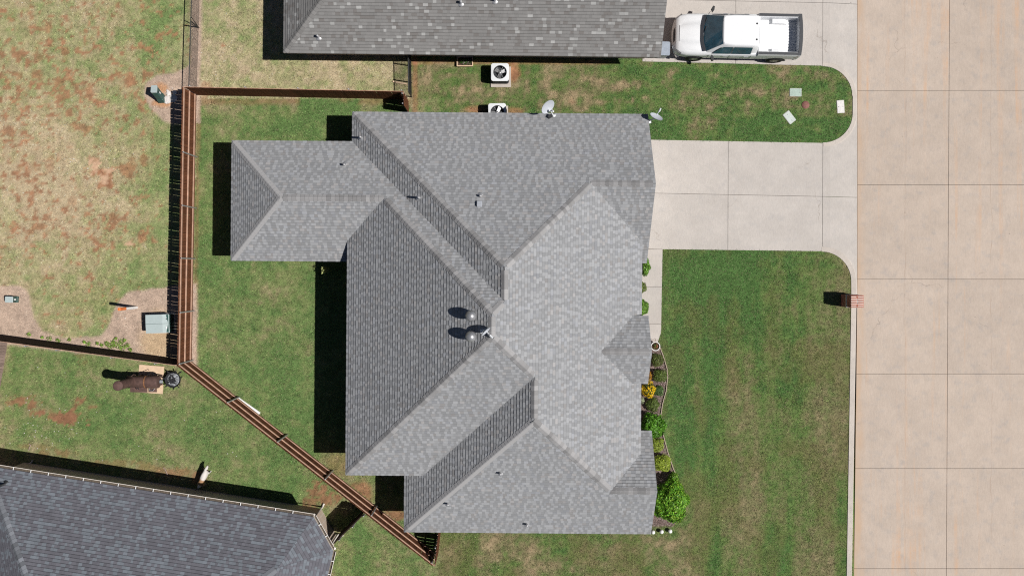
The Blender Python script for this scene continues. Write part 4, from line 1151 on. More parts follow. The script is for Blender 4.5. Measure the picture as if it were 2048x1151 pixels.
# ------------------------------------------------------------------ chain-link fences
def chain_fence(a, b, label, h, posts, braces=(), mesh_r=0.0022, cell=0.055, gate=None):
    A, B = gp(*a), gp(*b); d = B - A; L = d.length; d.normalize()
    root = empty('chain_link_fence', A, math.atan2(d.y, d.x)); tag(root, label, 'fence', 'black chain-link fences')
    m = MB(); m.tube([(0, 0, h), (L, 0, h)], 0.024, M['black_metal'], 8); m.build('top_rail', root)
    pm = MB(); pm.lathe([(0, h + .05), (.02, h + .045), (.03, h + .02), (.03, 0)], M['black_metal'], 10); pme = pm.mesh('post')
    for t in posts: link('post', pme, root, (t * L, 0, 0))
    for (t0, z0, t1, z1, y1) in braces:
        m = MB(); m.tube([(t0 * L, 0, z0), (t1 * L, y1, z1)], 0.02, M['black_metal'], 8); m.build('brace', root)
    m = MB()
    def wire(p, q):
        p, q = Vector(p), Vector(q); t = (q - p).normalized(); s = Vector((0, 1, 0)) * mesh_r; u = t.cross(Vector((0, 1, 0))) * mesh_r
        m.add([p + s, p + u, p - s, p - u, q + s, q + u, q - s, q - u], [(0, 1, 5, 4), (1, 2, 6, 5), (2, 3, 7, 6), (3, 0, 4, 7)], M['black_metal'])
    hh = h - .05; n = int((L + hh) / cell)
    for sgn in (1, -1):
        for k in range(n + 1):
            x0 = k * cell - hh
            z0, z1 = 0.03, 0.03 + hh; xa, xb = x0, x0 + hh
            if xa < 0: z0 = 0.03 - xa; xa = 0
            if xb > L: z1 = 0.03 + hh - (xb - L); xb = L
            if xb - xa < .02: continue
            if sgn > 0: wire((xa, 0.004, z0), (xb, 0.004, z1))
            else: wire((L - xa, -0.004, z0), (L - xb, -0.004, z1))
    o = m.build('wire_mesh', root); o['kind'] = 'stuff'
    return root
chain_fence((401.5, -60), (394, 186), 'low black chain-link fence above the corner of the back yard', 1.08, [0.02, 0.47, 0.995], [(0.47, .1, 0.43, 1.0, -0.02)])
cg = chain_fence((822, 108), (823.5, 195), 'short black chain-link gate fence between the two houses', 1.25, [0.03, 0.28, 0.66, 0.99], mesh_r=.004, cell=.05)

# ------------------------------------------------------------------ air conditioners
def rrect(w, h, r, n=5):
    out = []
    for cx_, cy_, a0 in ((w / 2 - r, h / 2 - r, 0), (-w / 2 + r, h / 2 - r, 90), (-w / 2 + r, -h / 2 + r, 180), (w / 2 - r, -h / 2 + r, 270)):
        for i in range(n + 1):
            a = math.radians(a0 + 90 * i / n); out.append((cx_ + r * math.cos(a), cy_ + r * math.sin(a)))
    return out
def ac_unit(top_px, label, h, rz, fan_rot):
    P = at(*top_px, h + .08); root = empty('air_conditioner', (P.x, P.y, 0), rz); tag(root, label, 'air conditioner', 'outdoor air conditioner units')
    w = 0.83
    m = MB(); m.box((0.03, -0.07, 0.04), (0.98, 1.0, 0.1), M['kerb']); m.build('concrete_pad', root, bevel=.01)
    m = MB(); ring = rrect(w, w, .1)
    m.loft([[(x, y, z) for x, y in ring] for z in (0.09, h)], M['truck_grey'], closed=True, smooth=False)
    for k in range(9):
        z = 0.14 + k * (h - .2) / 8.5
        m.loft([[(x * s_, y * s_, zz) for x, y in ring] for s_, zz in ((1.0, z), (1.018, z + .012), (1.0, z + .03))], M['truck_grey'], closed=True, smooth=False)
    m.build('cabinet', root)
    # top panel with round opening
    m = MB(); n = 24; R = 0.325
    rim = rrect(w + .02, w + .02, .11); circ = [(R * math.cos(2 * math.pi * k / n + math.pi / 24), R * math.sin(2 * math.pi * k / n + math.pi / 24)) for k in range(n)]
    order = sorted(rim, key=lambda q: math.atan2(q[1], q[0]) % (2 * math.pi)); 
    circ.sort(key=lambda q: math.atan2(q[1], q[0]) % (2 * math.pi))
    m.add([(*q, h + .04) for q in order] + [(*q, h + .055) for q in circ], [(k, (k + 1) % 24, 24 + (k + 1) % 24, 24 + k) for k in range(24)], M['white_metal'])
    m.loft([[(*q, z) for q in order] for z in (h - .02, h + .04)], M['white_metal'], closed=True, smooth=False)
    m.loft([[(*q, z) for q in circ] for z in (h + .055, h - .1)], M['truck_grey'], closed=True)
    m.build('top_panel', root)
    m = MB(); m.add([(R * math.cos(2 * math.pi * k / 20), R * math.sin(2 * math.pi * k / 20), h - .22) for k in range(20)], [tuple(range(20))], M['truck_grey']); m.build('fan_well', root)
    m = MB()
    for k in range(3):
        a = fan_rot + 2 * math.pi * k / 3; c, s = math.cos(a), math.sin(a)
        pts = [(.05, -.05, -.02), (.28, -.11, -.04), (.29, .08, .03), (.05, .05, .02)]
        m.add([(c * x - s * y, s * x + c * y, h - .08 + z) for x, y, z in pts], [(0, 1, 2, 3)], M['galv'])
    m.lathe([(0, .0), (.075, -.005), (.075, -.08)], M['galv'], 14, (0, 0, h - .03)); m.build('fan', root)
    m = MB()
    for rr in (.1, .15, .2, .25, .3):
        m.tube([(rr * math.cos(2 * math.pi * k / 20), rr * math.sin(2 * math.pi * k / 20), h + .052) for k in range(21)], .0022, M['dark'], 4, cap=False)
    for k in range(6):
        a = math.pi * k / 6 * 2; m.tube([(.04 * math.cos(a), .04 * math.sin(a), h + .058), (R * math.cos(a), R * math.sin(a), h + .055)], .004, M['white_metal'], 4)
    m.build('grille', root)
    return root
ac_unit((1000, 144), 'air conditioner on a concrete pad by the wall of the neighbouring house', 0.74, 0.0, .45)
ac_unit((994.5, 224), 'air conditioner half hidden under the top eave of the large house', 0.74, 0.02, 1.1)

# ------------------------------------------------------------------ pickup truck
def pickup():
    front = at(1344.5, 66, .7); rear = at(1598.5, 73, 1.0)
    cxy = (Vector((front.x, front.y)) + Vector((rear.x, rear.y))) / 2
    L = (Vector((front.x, front.y)) - Vector((rear.x, rear.y))).length
    root = empty('pickup_truck', (cxy.x, 11.16, 0.014), math.radians(180 - 1.25))
    tag(root, 'white crew-cab pickup truck parked on the upper driveway', 'pickup truck')
    s = L / 6.0
    W = 1.0
    P = M['truck']
    # lower body: sections along x, half profile (y, z) from rocker to centre line of the bonnet
    def sec(x, w, zb, zs, zt, crown, inset):
        half = [(w * .94, zb), (w * .985, zb + .16), (w, .78), (w, zs - .08), (w * .985, zs), (w - inset * .5, (zs + zt) / 2 + .03), (w - inset, zt), ((w - inset) * .55, zt + crown * .8), (0, zt + crown)]
        return [(x * s, y, z) for y, z in half] + [(x * s, -y, z) for y, z in half[-2::-1]]
    m = MB()
    S = [sec(2.93, .70, .50, .88, .96, .02, .10), sec(2.88, .83, .46, .94, 1.06, .03, .13), sec(2.72, .93, .43, 1.0, 1.13, .04, .15), sec(2.35, .985, .42, 1.05, 1.18, .05, .17),
         sec(1.8, 1.0, .40, 1.08, 1.23, .05, .17), sec(1.45, 1.0, .38, 1.1, 1.25, .05, .17), sec(1.0, 1.0, .38, 1.12, 1.25, .03, .12), sec(0, 1.0, .38, 1.14, 1.25, .02, .1), sec(-.95, 1.0, .38, 1.15, 1.25, .02, .1)]
    m.loft(S, P, caps=True)
    m.build('body', root)
    # bonnet panel, slightly proud, with power bulge
    m = MB(); secs = []
    for x, w, z0 in ((2.74, .68, 1.165), (2.4, .76, 1.235), (2.05, .80, 1.275), (1.80, .81, 1.29)):
        secs.append([(x * s, y * w, z0 - .05 * abs(y) ** 3 + (.02 if abs(y) < .55 else 0)) for y in (-1, -.8, -.56, -.54, -.2, .2, .54, .56, .8, 1)])
    m.loft(secs, P); m.build('bonnet', root)
    # grille, bumper, number plate
    m = MB(); m.loft([[(2.95 * s - .25 * (y ** 4), y * .72, z) for y in (-1, -.6, -.2, .2, .6, 1)] for z in (.62, .98)], M['truck_grey'], smooth=False); m.loft([[((2.955 if z < 1 else 2.8) * s - .25 * (y ** 4), y * .72, z) for y in (-1, -.6, -.2, .2, .6, 1)] for z in (.98, 1.11)], M['truck_grey'], smooth=False); m.build('grille', root)
    m = MB(); m.loft([[((3.0 + dx) * s - .28 * (abs(y) ** 3), y * .98, z) for y in (-1, -.8, -.5, -.2, .2, .5, .8, 1)] for dx, z in ((-.02, .38), (.02, .42), (.02, .6), (-.08, .64))], M['chrome'], smooth=False); m.build('front_bumper', root)
    m = MB(); m.loft([[((-3.0 - dx) * s + .1 * (abs(y) ** 3), y * .97, z) for y in (-1, -.8, -.4, .4, .8, 1)] for dx, z in ((-.05, .42), (.03, .45), (.03, .62), (-.1, .65))], M['chrome'], smooth=False); m.build('rear_bumper', root)
    # cab
    zb, zr = 1.22, 1.90
    m = MB()
    base = [(1.5, .86), (1.42, .9), (.4, .915), (-.6, .915), (-.9, .9), (-.94, .84)]
    top = [(.86, .60), (.78, .70), (.3, .735), (-.5, .735), (-.82, .71), (-.86, .64)]
    def loop(pts, z, k=1.0): return [(x * s, y * k, z) for x, y in pts] + [(x * s, -y * k, z) for x, y in reversed(pts)]
    inner = [(x * .93 + .0, y * .9) for x, y in top]
    m.loft([loop(base, zb), loop([(b[0] * .4 + t[0] * .6, b[1] * .35 + t[1] * .65) for b, t in zip(base, top)], zb + .4), loop(top, zr - .05), loop([(x * .97, y * .95) for x, y in top], zr), loop(inner, zr + .015)], P, closed=True)
    m.add(loop(inner, zr + .015), [tuple(range(12))[::-1]], P)
    m.build('cab', root)
    G = M['glass']
    def glass(name, pts, off):
        g = MB(); c = sum((Vector(q) for q in pts), Vector()) / len(pts); o_ = Vector(off)
        g.add([Vector(q) + o_ for q in pts], [tuple(range(len(pts)))], G); return g.build(name, root)
    ws = MB(); sec_ = []
    for t in (0.0, .33, .66, 1.0):
        row = []
        for y in (-1, -.6, -.2, .2, .6, 1):
            w = .86 * (1 - t) + .655 * t; bow = .13 * (1 - y * y) * (1 - .45 * t)
            row.append(((1.52 - .02 - .68 * t) * s + bow, y * w, zb + .035 + (zr - zb - .055) * t + .035))
        sec_.append(row)
    ws.loft(sec_, G); wo = ws.build('windscreen', root)
    ci = MB(); 
    # cowl with wipers
    cw = MB(); rows = []
    for t in (0, 1):
        rows.append([((1.63 - .14 * t) * s + (.16) * (1 - y * y), y * .86, 1.308 + .03 * t + .03 * (1 - abs(y))) for y in (-1, -.6, -.2, .2, .6, 1)])
    cw.loft(rows, M['truck_grey'], smooth=False); cwo = cw.build('cowl', root)
    wp = MB(); wp.tube([(1.66 * s, .3, 1.35), (1.52 * s, -.3, 1.37)], .012, M['dark'], 5); wp.tube([(1.64 * s, -.3, 1.34), (1.48 * s, -.72, 1.33)], .012, M['dark'], 5); wp.build('wiper', cwo)
    for sg in (1, -1):
        y0, y1 = .905 * sg, .74 * sg
        o = (0, .025 * sg, .004)
        def lp(x, t): return (x * s, (.925 * (1 - t) + .755 * t) * sg, zb + .03 + (zr - zb - .12) * t)
        order = 1 if sg > 0 else -1
        a = [lp(1.18, 0), lp(.34, 0), lp(.34, 1), lp(.78, 1), lp(.98, .6)][::order]
        b_ = [lp(.29, 0), lp(-.62, 0), lp(-.58, 1), lp(.29, 1)][::order]
        glass('side_window', a, o); glass('side_window', b_, o)
    glass('rear_window', [(-.92 * s, -.7, zb + .08), (-.92 * s, .7, zb + .08), (-.87 * s, .58, zr - .1), (-.87 * s, -.58, zr - .1)], (-.012, 0, 0))
    # bed
    m = MB(); x0, x1 = -.97, -2.97
    for sg in (1, -1):
        prof = [(.94, .42), (.985, .58), (1.0, .8), (1.0, 1.2), (.975, 1.36), (.83, 1.36), (.80, 1.30), (.80, .86)]
        secs = [[(x * s, y * sg, z) for y, z in prof] for x in (x0, -1.6, -2.3, x1 + .06, x1)]
        m.loft(secs, P, smooth=False)
        m.add(secs[-1], [tuple(range(8))], P); m.add(secs[0], [tuple(range(8))], P)
    m.box(((x0 + x1) / 2 * s, 0, .84), ((x0 - x1) * s, 1.62, .04), P)
    for k in range(11): m.box(((x0 + x1) / 2 * s, -.7 + k * .14, .866), ((x0 - x1) * s - .1, .07, .02), P)
    m.box((x0 * s - .03, 0, 1.1), (.06, 1.62, .52), P)
    for sg in (1, -1): m.add([(-2.0 * s + .42 * math.cos(a) * 1.0, sg * yy, .86 + .2 * max(0, math.sin(a)) ** .5) for yy in (.8, .6) for a in (math.pi, 2.4, 1.57, .74, 0)], [(0, 1, 6, 5), (1, 2, 7, 6), (2, 3, 8, 7), (3, 4, 9, 8), (5, 6, 7, 8, 9)], P)
    m.build('cargo_bed', root)
    m = MB(); m.box((x1 * s + .03, 0, 1.08), (.07, 1.6, .55), P); tg = m.build('tailgate', root, bevel=.015)
    m = MB(); rows = [[((x1 + .05) * s - .07 * (1 - y * y) + dx, y * .98, z) for y in (-1, -.6, -.2, .2, .6, 1)] for dx, z in ((.1, 1.365), (.09, 1.39), (-.06, 1.39), (-.07, 1.35))]; m.loft(rows, M['truck_grey'], smooth=False); m.build('tailgate_cap', tg)
    for sg in (1, -1):
        m = MB(); m.box(((x0 + x1) / 2 * s, sg * .905, 1.373), ((x0 - x1) * s - .02, .13, .03), M['truck_grey']); m.build('bed_rail_cap', root, bevel=.008)
        m = MB(); m.add([(x1 * s - .005, sg * .97, .86), (x1 * s - .005, sg * .97, 1.3), (x1 * s - .005, sg * .84, 1.3), (x1 * s - .005, sg * .84, .86), (x1 * s + .2, sg * 1.008, .9), (x1 * s + .12, sg * 1.004, 1.28)], [(0, 1, 2, 3), (0, 4, 5, 1)], M['red_lens']); m.build('tail_light', root)
        m = MB(); m.add([(2.93 * s, sg * .71, .80), (2.93 * s, sg * .71, 1.0), (2.62 * s, sg * .955, 1.06), (2.55 * s, sg * .985, .86), (2.6 * s, sg * .90, 1.115), (2.86 * s, sg * .7, 1.075)], [(0, 1, 2, 3), (1, 5, 4, 2)], M['lens']); m.build('headlight', root, loc=(.02, sg * .012, .01))
        m = MB(); m.loft([[(1.22 * s + dx, sg * (1.0 + dy), z) for dx, dy in ((0, 0), (.06, .16), (-.02, .3), (-.1, .28), (-.08, .1))] for z in (1.16, 1.3)], M['dark'], closed=True, smooth=False, caps=True); m.build('wing_mirror', root, bevel=.012)
        for x in (.55, -.45):
            m = MB(); m.box((x * s, sg * 1.012, 1.03), (.2, .03, .035), M['chrome']); m.build('door_handle', root)
        for x in (1.9, -2.0):
            # wheel with arch
            m = MB(); m.add([(x * s + .46 * math.cos(a), sg * 1.006, .42 + .46 * math.sin(a)) for a in [math.pi * k / 12 for k in range(13)]], [tuple(range(13))[::1]], M['dark']); m.build('wheel_arch', root)
            wr = MB(); prof = [(.22, -.12), (.36, -.13), (.395, -.09), (.40, 0), (.395, .09), (.36, .13), (.22, .12)]
            n = 24; vs = []
            for r_, y in prof: vs += [(x * s + r_ * math.cos(2 * math.pi * k / n), sg * .91 + y, .40 + r_ * math.sin(2 * math.pi * k / n)) for k in range(n)]
            wr.add(vs, [(i * n + k, i * n + (k + 1) % n, (i + 1) * n + (k + 1) % n, (i + 1) * n + k) for i in range(6) for k in range(n)], M['rubber'], True)
            wo_ = wr.build('wheel', root)
            rm = MB(); 
            rm.add([(x * s + .24 * math.cos(2 * math.pi * k / n), sg * 1.02, .40 + .24 * math.sin(2 * math.pi * k / n)) for k in range(n)], [tuple(range(n))], M['chrome'])
            for k in range(6):
                a = 2 * math.pi * k / 6; rm.add([(x * s + r_ * math.cos(a + da), sg * 1.028, .40 + r_ * math.sin(a + da)) for r_, da in ((.06, -.5), (.23, -.18), (.23, .18), (.06, .5))], [(0, 1, 2, 3)], M['galv'])
            rm.build('rim', wo_)
    for y in (.42, -.32):
        m = MB(); m.lathe([(0, .03), (.035, .025), (.05, 0)], M['dark'], 10, (-.72 * s, y, zr + .01)); m.build('roof_bracket', root)
    m = MB(); m.tube([(1.5 * s, -.80, 1.28), (1.38 * s, -.95, 1.62)], .008, M['dark'], 5); m.build('aerial', root)
    # seam lines of the doors
    for sg in (1, -1):
        for x in (1.33, .32, -.68):
            m = MB(); m.box((x * s, sg * 1.001, .82), (.012, .006, .66), M['dark']); m.build('door_seam', root)
    return root
pickup()

# ------------------------------------------------------------------ brick mailbox
def mailbox():
    c = gp(1694, 600.5); root = empty('brick_mailbox', c); tag(root, 'red brick mailbox pillar with pale mortar at the kerb', 'mailbox')
    w, h, dpt = 0.60, 1.26, 0.58
    m = MB(); m.box((0, 0, h / 2 - .06), (w - .02, dpt - .02, h + .1), M['mortar']); m.build('core', root)
    m = MB(); m.box((0, 0, .70), (w + .05, dpt + .05, .09), M['stone_band']); m.build('stone_band', root, bevel=.008)
    bl, bh, bw = .19, .057, .09
    m = MB(); m.box((0, 0, 0), (bl, bw, bh), M['mailbrick']); bx = m.mesh('brick')
    m = MB(); m.box((0, 0, 0), (bw, bl, bh), M['mailbrick']); by = m.mesh('brick')
    z = .035; row = 0
    while z < h - .05:
        if not (.64 < z < .76):
            for sy in (-1, 1):
                for k in (-1, 0, 1):
                    x = k * .2 + (.1 if row % 2 else 0)
                    if abs(x) < .25: link('brick', bx, root, (x, sy * (dpt / 2 - bw / 2 + .004), z))
            for sx in (-1, 1):
                for k in (-1, 0, 1):
                    y = k * .2 + (0 if row % 2 else .1)
                    if abs(y) < .22: link('brick', by, root, (sx * (w / 2 - bw / 2 + .005), y, z))
        z += .078; row += 1
    m = MB(); m.box((0, 0, 0), (.262, .046, .06), M['mailbrick']); bt = m.mesh('brick')
    for sx in (-1, 1):
        for k in range(7): link('brick', bt, root, (sx * .158, -.246 + k * .082, h + .0), (0, 0, rnd.uniform(-.01, .01)))
    m = MB(); m.box((0, 0, 0), (.03, .15, .05), M['mailbrick']); 
    b2 = m.mesh('brick')
    for y in (-.2, .2): link('brick', b2, root, (0, y, h), (0, 0, .12 if y > 0 else -.12))
    m = MB(); m.box((w / 2 + .006, 0, 1.0), (.02, .2, .22), M['white_metal']); m.build('door', root, bevel=.01)
mailbox()

# ------------------------------------------------------------------ utility covers in the small lawn
def cover(px, py, w, d, rz, mat_, label, round_=False):
    c = gp(px, py); m = MB(); root = None
    if round_:
        m.lathe([(0, .03), (w * .42, .032), (w * .44, .022), (w * .5, .02), (w * .5, -.05)], mat_, 20)
        for k in range(5): m.box((0, -.1 + k * .05, .034), (.22 - abs(k - 2) * .04, .012, .008), mat_)
    else:
        m.prism(rrect(w, d, .03), -.06, .025, M['stone_band']); m.prism(rrect(w - .035, d - .035, .025), .0, .034, mat_)
        m.box((w * .3, 0, .036), (.04, .02, .008), M['dark']); m.box((-w * .3, 0, .036), (.04, .02, .008), M['dark'])
    o = m.build('utility_cover', None, c, (0, 0, rz)); return tag(o, label, 'utility cover', 'utility covers set in the small lawn')
cover(1591, 185, .58, .4, -.01, M['cover_green'], 'grey-green rectangular utility cover in the grass, nearest the pickup')
cover(1578.5, 235, .6, .38, math.radians(-52), M['cover_pale'], 'pale tilted rectangular utility cover in the grass')
cover(1681, 213.5, .36, .63, .06, M['cover_white'], 'white rectangular utility cover close to the kerb')
cover(1611, 210, .38, .38, 0, M['rust_cover'], 'small round rust-coloured utility cover in the grass', True)

# ------------------------------------------------------------------ pad transformer, pedestals, marker post
def transformer():
    P0 = at(291, 629, .82); root = empty('pad_transformer', gp(328, 645), math.radians(2)); tag(root, 'pale grey-green pad transformer box beside the wooden fence', 'transformer')
    m = MB(); m.box((0, 0, .04), (1.2, 1.0, .1), M['kerb']); m.build('pad', root)
    m = MB(); m.box((0, 0, .43), (1.06, .84, .7), M['green_box']); m.build('tank', root, bevel=.01)
    for sy in (-1, 1):
        m = MB(); y0, y1 = (sy * .006, sy * .44)
        m.loft([[(-.56, y0, .80), (-.56, y1, .78)], [(.26, y0, .83), (.26, y1, .81)], [(.56, y0, .77), (.56, y1, .75)]], M['box_top'], smooth=False)
        m.loft([[(-.56, y1, .78), (-.56, y1, .68)], [(.26, y1, .81), (.26, y1, .68)], [(.56, y1, .75), (.56, y1, .65)]], M['box_top'], smooth=False)
        m.build('lid', root)
    m = MB(); m.box((.44, -.2, .80), (.05, .1, .012), M['white_paint'], M=Matrix.Rotation(.2, 3, 'Y')); m.build('warning_label', root)
    m = MB(); m.lathe([(0, .02), (.03, .01), (.03, 0)], M['dark'], 8, (.44, .22, .785)); m.build('bolt', root)
transformer()

def pedestal(px, py, w, d, h, rz, label, lid, lean=0.0):
    root = empty('utility_pedestal', gp(px, py), rz); root.rotation_euler = (-lean, 0, rz); tag(root, label, 'utility pedestal', 'green utility pedestals')
    m = MB(); m.loft([[(x * k, y * k, z) for x, y in rrect(w, d, .03)] for k, z in ((1.12, 0), (1.1, h * .25), (1.0, h * .27), (1.0, h * .9))], M['green_box'], closed=True, smooth=False); m.build('housing', root)
    m = MB(); m.prism(rrect(w * 1.06, d * 1.06, .04), h * .9, h, M[lid]); m.build('lid', root, bevel=.012)
    m = MB(); m.box((w / 2 + .012, 0, h * .6), (.02, .07, .1), M['white_paint']); m.build('warning_label', root)
    m = MB(); m.lathe([(0, .02), (.025, .01), (.025, -.02)], M['dark'], 8, (w / 2 + .015, -.08, h * .8)); m.build('lock', root)
    return root
pedestal(324, 199, .27, .36, .98, math.radians(4), 'tall dark green utility pedestal beside white rocks at the fence corner', 'box_top', math.radians(20))
pedestal(29.5, 598, .36, .28, .5, math.radians(-2), 'low dark green utility pedestal on the mulch at the left edge', 'box_top')

def marker():
    b = gp(273, 614.5); root = empty('marker_post', b, .05); tag(root, 'thin white utility marker post with an orange top', 'marker post')
    m = MB(); m.prism(rrect(.14, .13, .04), 0, 1.25, M['white_paint']); m.build('post', root)
    m = MB(); m.prism(rrect(.146, .136, .042), 1.25, 1.85, M['orange']); m.lathe([(.045, 0), (.03, .02), (0, .025)], M['orange'], 10, (0, 0, 1.85)); m.build('cap', root)
marker()

# white rocks by the pedestal
r = random.Random(4)
rock_me = []
for k in range(3):
    bmm = bmesh.new(); bmesh.ops.create_icosphere(bmm, subdivisions=2, radius=.5)
    for v in bmm.verts: v.co *= r.uniform(.8, 1.15); v.co.z *= .6
    me = bpy.data.meshes.new('rock'); bmm.to_mesh(me); bmm.free(); me.materials.append(M['rock']); rock_me.append(me)
for i in range(26):
    px, py = r.uniform(331, 353), r.uniform(182, 205)
    o = link('rock', rock_me[i % 3], None, gp(px, py, .03), (0, 0, r.uniform(0, 6)))
    sc_ = r.uniform(.11, .26); o.scale = (sc_ * r.uniform(.9, 1.5), sc_, sc_ * .7)
    tag(o, 'white rock of the loose pile beside the tall utility pedestal', 'rock', 'white rocks beside the tall utility pedestal')

# ------------------------------------------------------------------ smoker, fire pit, boards
def smoker():
    root = empty('barrel_smoker', gp(302, 758), math.radians(-1)); tag(root, 'large rusty brown barrel smoker with a bent chimney', 'smoker')
    R_ = M['rust']; z0 = .92
    m = MB(); m.tube([(-.75, 0, z0), (-.73, 0, z0), (.14, 0, z0)], [.255, .27, .27], R_, 28); m.build('barrel', root)
    m = MB(); m.tube([(.14, 0, z0), (.16, 0, z0), (.70, 0, z0), (.76, 0, z0)], [.285, .295, .295, .28], R_, 28); fb = m.build('firebox', root)
    m = MB(); m.tube([(.13, 0, z0), (.19, 0, z0)], .305, M['rust_orange'], 28); m.build('weld_ring', fb)
    # chimney rising from the far end, leaning out
    m = MB(); m.tube([(-.50, 0.0, z0), (-.50, 0.0, 1.6), (-.50, 0, 2.42)], [.215, .21, .21], R_, 22, cap=False); ch = m.build('chimney', root)
    m = MB(); m.lathe([(0, .02), (.2, .012), (.232, -.01), (.232, -.05)], R_, 22, (-.50, 0, 2.46)); m.build('chimney_cap', ch)
    m = MB(); m.box((-.24, -.40, .80), (.82, .24, .025), R_, M=Matrix.Rotation(.06, 3, 'X')); m.build('shelf', root)
    m = MB(); m.box((.42, -.41, .80), (.4, .18, .025), R_); m.build('shelf', root)
    for x in (-.28, -.18):
        m = MB(); m.tube([(x, -.27, z0 + .05), (x, -.34, z0 + .06), (x, -.36, z0 + .01)], .014, M['char'], 6); m.build('handle', root)
    m = MB(); m.tube([(.3, -.31, z0), (.34, -.4, z0 + .02), (.5, -.42, z0 + .02), (.56, -.32, z0)], .016, M['galv'], 6); m.build('handle', root)
    for x, y in ((-.4, .2), (-.4, -.2), (.55, .22), (.55, -.22)):
        m = MB(); m.box((x, y, .36), (.06, .06, .7), R_); m.build('leg', root)
    m = MB(); m.tube([(-.55, .24, 1.0), (-.4, .36, 1.02), (-.3, .33, 1.03)], .02, R_, 6); m.tube([(.1, .30, .8), (.4, .42, .82), (.5, .36, .9)], .016, M['char'], 6); m.build('rear_rail', root)
    m = MB(); m.tube([(.76, 0.02, .86), (.90, 0.02, .80)], .09, M['ash'], 12); m.build('ash_door', root)
smoker()
def board(px, py, w, d, label, rz):
    m = MB(); m.box((0, 0, .022), (w, d, .03), M['tan_board']); tag(m.build('plywood_board', None, gp(px, py), (0, 0, rz), bevel=.004), label, 'board', 'tan boards under the smoker')
board(303, 743, 1.22, .62, 'tan board on the grass on the fence side of the smoker', math.radians(-4.5))
board(301, 775, 1.25, .5, 'tan board on the grass mostly hidden under the smoker', math.radians(-4))

def fire_pit():
    root = empty('fire_pit', gp(352, 757)); tag(root, 'round black metal fire pit full of grey ash, at the end of the smoker', 'fire pit')
    m = MB(); n = 28
    m.lathe([(.2, .12), (.28, .16), (.33, .28), (.36, .42), (.375, .425), (.345, .28), (.0, .24)], M['char'], n); m.build('bowl', root)
    m = MB(); rr = random.Random(3); vs = [(0, 0, .36)]
    for k in range(1, 6):
        for j in range(16):
            a = 2 * math.pi * j / 16; q = .062 * k; vs.append((q * math.cos(a), q * math.sin(a), .36 - .012 * k + rr.uniform(-.03, .03)))
    fs = [(0, 1 + j, 1 + (j + 1) % 16) for j in range(16)] + [(1 + k * 16 + j, 1 + (k + 1) * 16 + j, 1 + (k + 1) * 16 + (j + 1) % 16, 1 + k * 16 + (j + 1) % 16) for k in range(4) for j in range(16)]
    m.add(vs, fs, M['ash']); m.build('ash', root)
    for j in range(16):
        a = rr.uniform(0, 6.28); l = rr.uniform(.1, .24); c = Vector((rr.uniform(-.15, .15), rr.uniform(-.15, .15), .39)); d = Vector((math.cos(a), math.sin(a), rr.uniform(-.1, .2))) * l / 2
        m = MB(); m.tube([c - d, c + d], [.03, .022], M['char'], 6); m.build('charred_log', root)
    for k in range(7):
        a = 2 * math.pi * k / 7 + .3; d = Vector((math.cos(a), math.sin(a), 0))
        m = MB(); t = Vector((-d.y, d.x, 0)) * .05
        m.add([d * .36 + t + Vector((0, 0, .3)), d * .36 - t + Vector((0, 0, .3)), d * .44 - t * .6 + Vector((0, 0, .42)), d * .52 + Vector((0, 0, .5)), d * .42 + t * .8 + Vector((0, 0, .42))], [(0, 1, 2, 3, 4)], M['char']); m.build('flame_cutout', root)
    for k in range(3):
        a = 2 * math.pi * k / 3 + .9; d = Vector((math.cos(a), math.sin(a), 0)); m = MB(); m.tube([d * .24 + Vector((0, 0, .18)), d * .42 + Vector((0, 0, .1)), d * .46], .02, M['char'], 6); m.build('leg', root)
fire_pit()

# ------------------------------------------------------------------ dishes
def dish(loc, label, face, w, hgt, base, arm_up=.0, mat_='dish', lnb_len=.36):
    """face: direction the dish looks; base: mount point"""
    loc = Vector(loc); base = Vector(base); root = empty('satellite_dish', base); tag(root, label, 'satellite dish', 'roof-mounted satellite dishes')
    f = Vector(face).normalized(); up = Vector((0, 0, 1)); up = (up - f * up.dot(f)).normalized(); rt = up.cross(f).normalized(); c = loc - base
    m = MB(); n = 24; rings = []
    for k in range(0, 6):
        q = k / 5
        rings.append([c + rt * (w / 2 * q * math.cos(t)) + up * (hgt / 2 * q * math.sin(t)) + f * (.075 * (q * q - 1)) for t in [2 * math.pi * j / n for j in range(n)]])
    m.loft([[*R_] for R_ in rings], M[mat_], closed=True)
    m.loft([[q - f * .012 for q in R_] for R_ in reversed(rings)], M[mat_], closed=True)
    m.build('reflector', root)
    m = MB(); b0 = c - up * hgt * .46; tip = c + f * lnb_len - up * hgt * .2
    m.tube([b0 - f * .03, b0 + f * .1, tip], .018, M['white_metal'], 6); ar = m.build('feed_arm', root)
    m = MB(); m.tube([tip - f * .1, tip + f * .05], [.045, .04], M['white_metal'], 10); m.build('receiver', ar)
    m = MB(); k = c - f * .11; m.tube([Vector((0, 0, 0)), Vector((k.x * .35, k.y * .35, k.z * .7)), k], .024, M['white_metal'], 8); m.build('mast', root)
    m = MB(); m.lathe([(0, .03), (.09, .02), (.1, 0)], M['white_metal'], 12); m.box((0, 0, -.01), (.22, .16, .02), M['white_metal']); m.build('mount', root)
    return root
def on_main(pl, px, py):
    q = px_on(pl, px, py, MAIN_ROT); w = ml(q.x, q.y); return Vector((w.x, w.y, q.z))
b1 = on_main(MH['N'], 1107, 233)
dish(at(1096, 214, 3.35), 'grey satellite dish with dark bracket on the top eave of the large house', (.45, -.45, .62), .72, .55, b1, lnb_len=.3)
m = MB(); m.box((0, 0, .08), (.2, .14, .14), M['dark'], rz=.6)
m.build('bracket', bpy.data.objects['satellite_dish'], (-.16, -.02, .02))
b2 = at(1297.5, 243, 2.6)
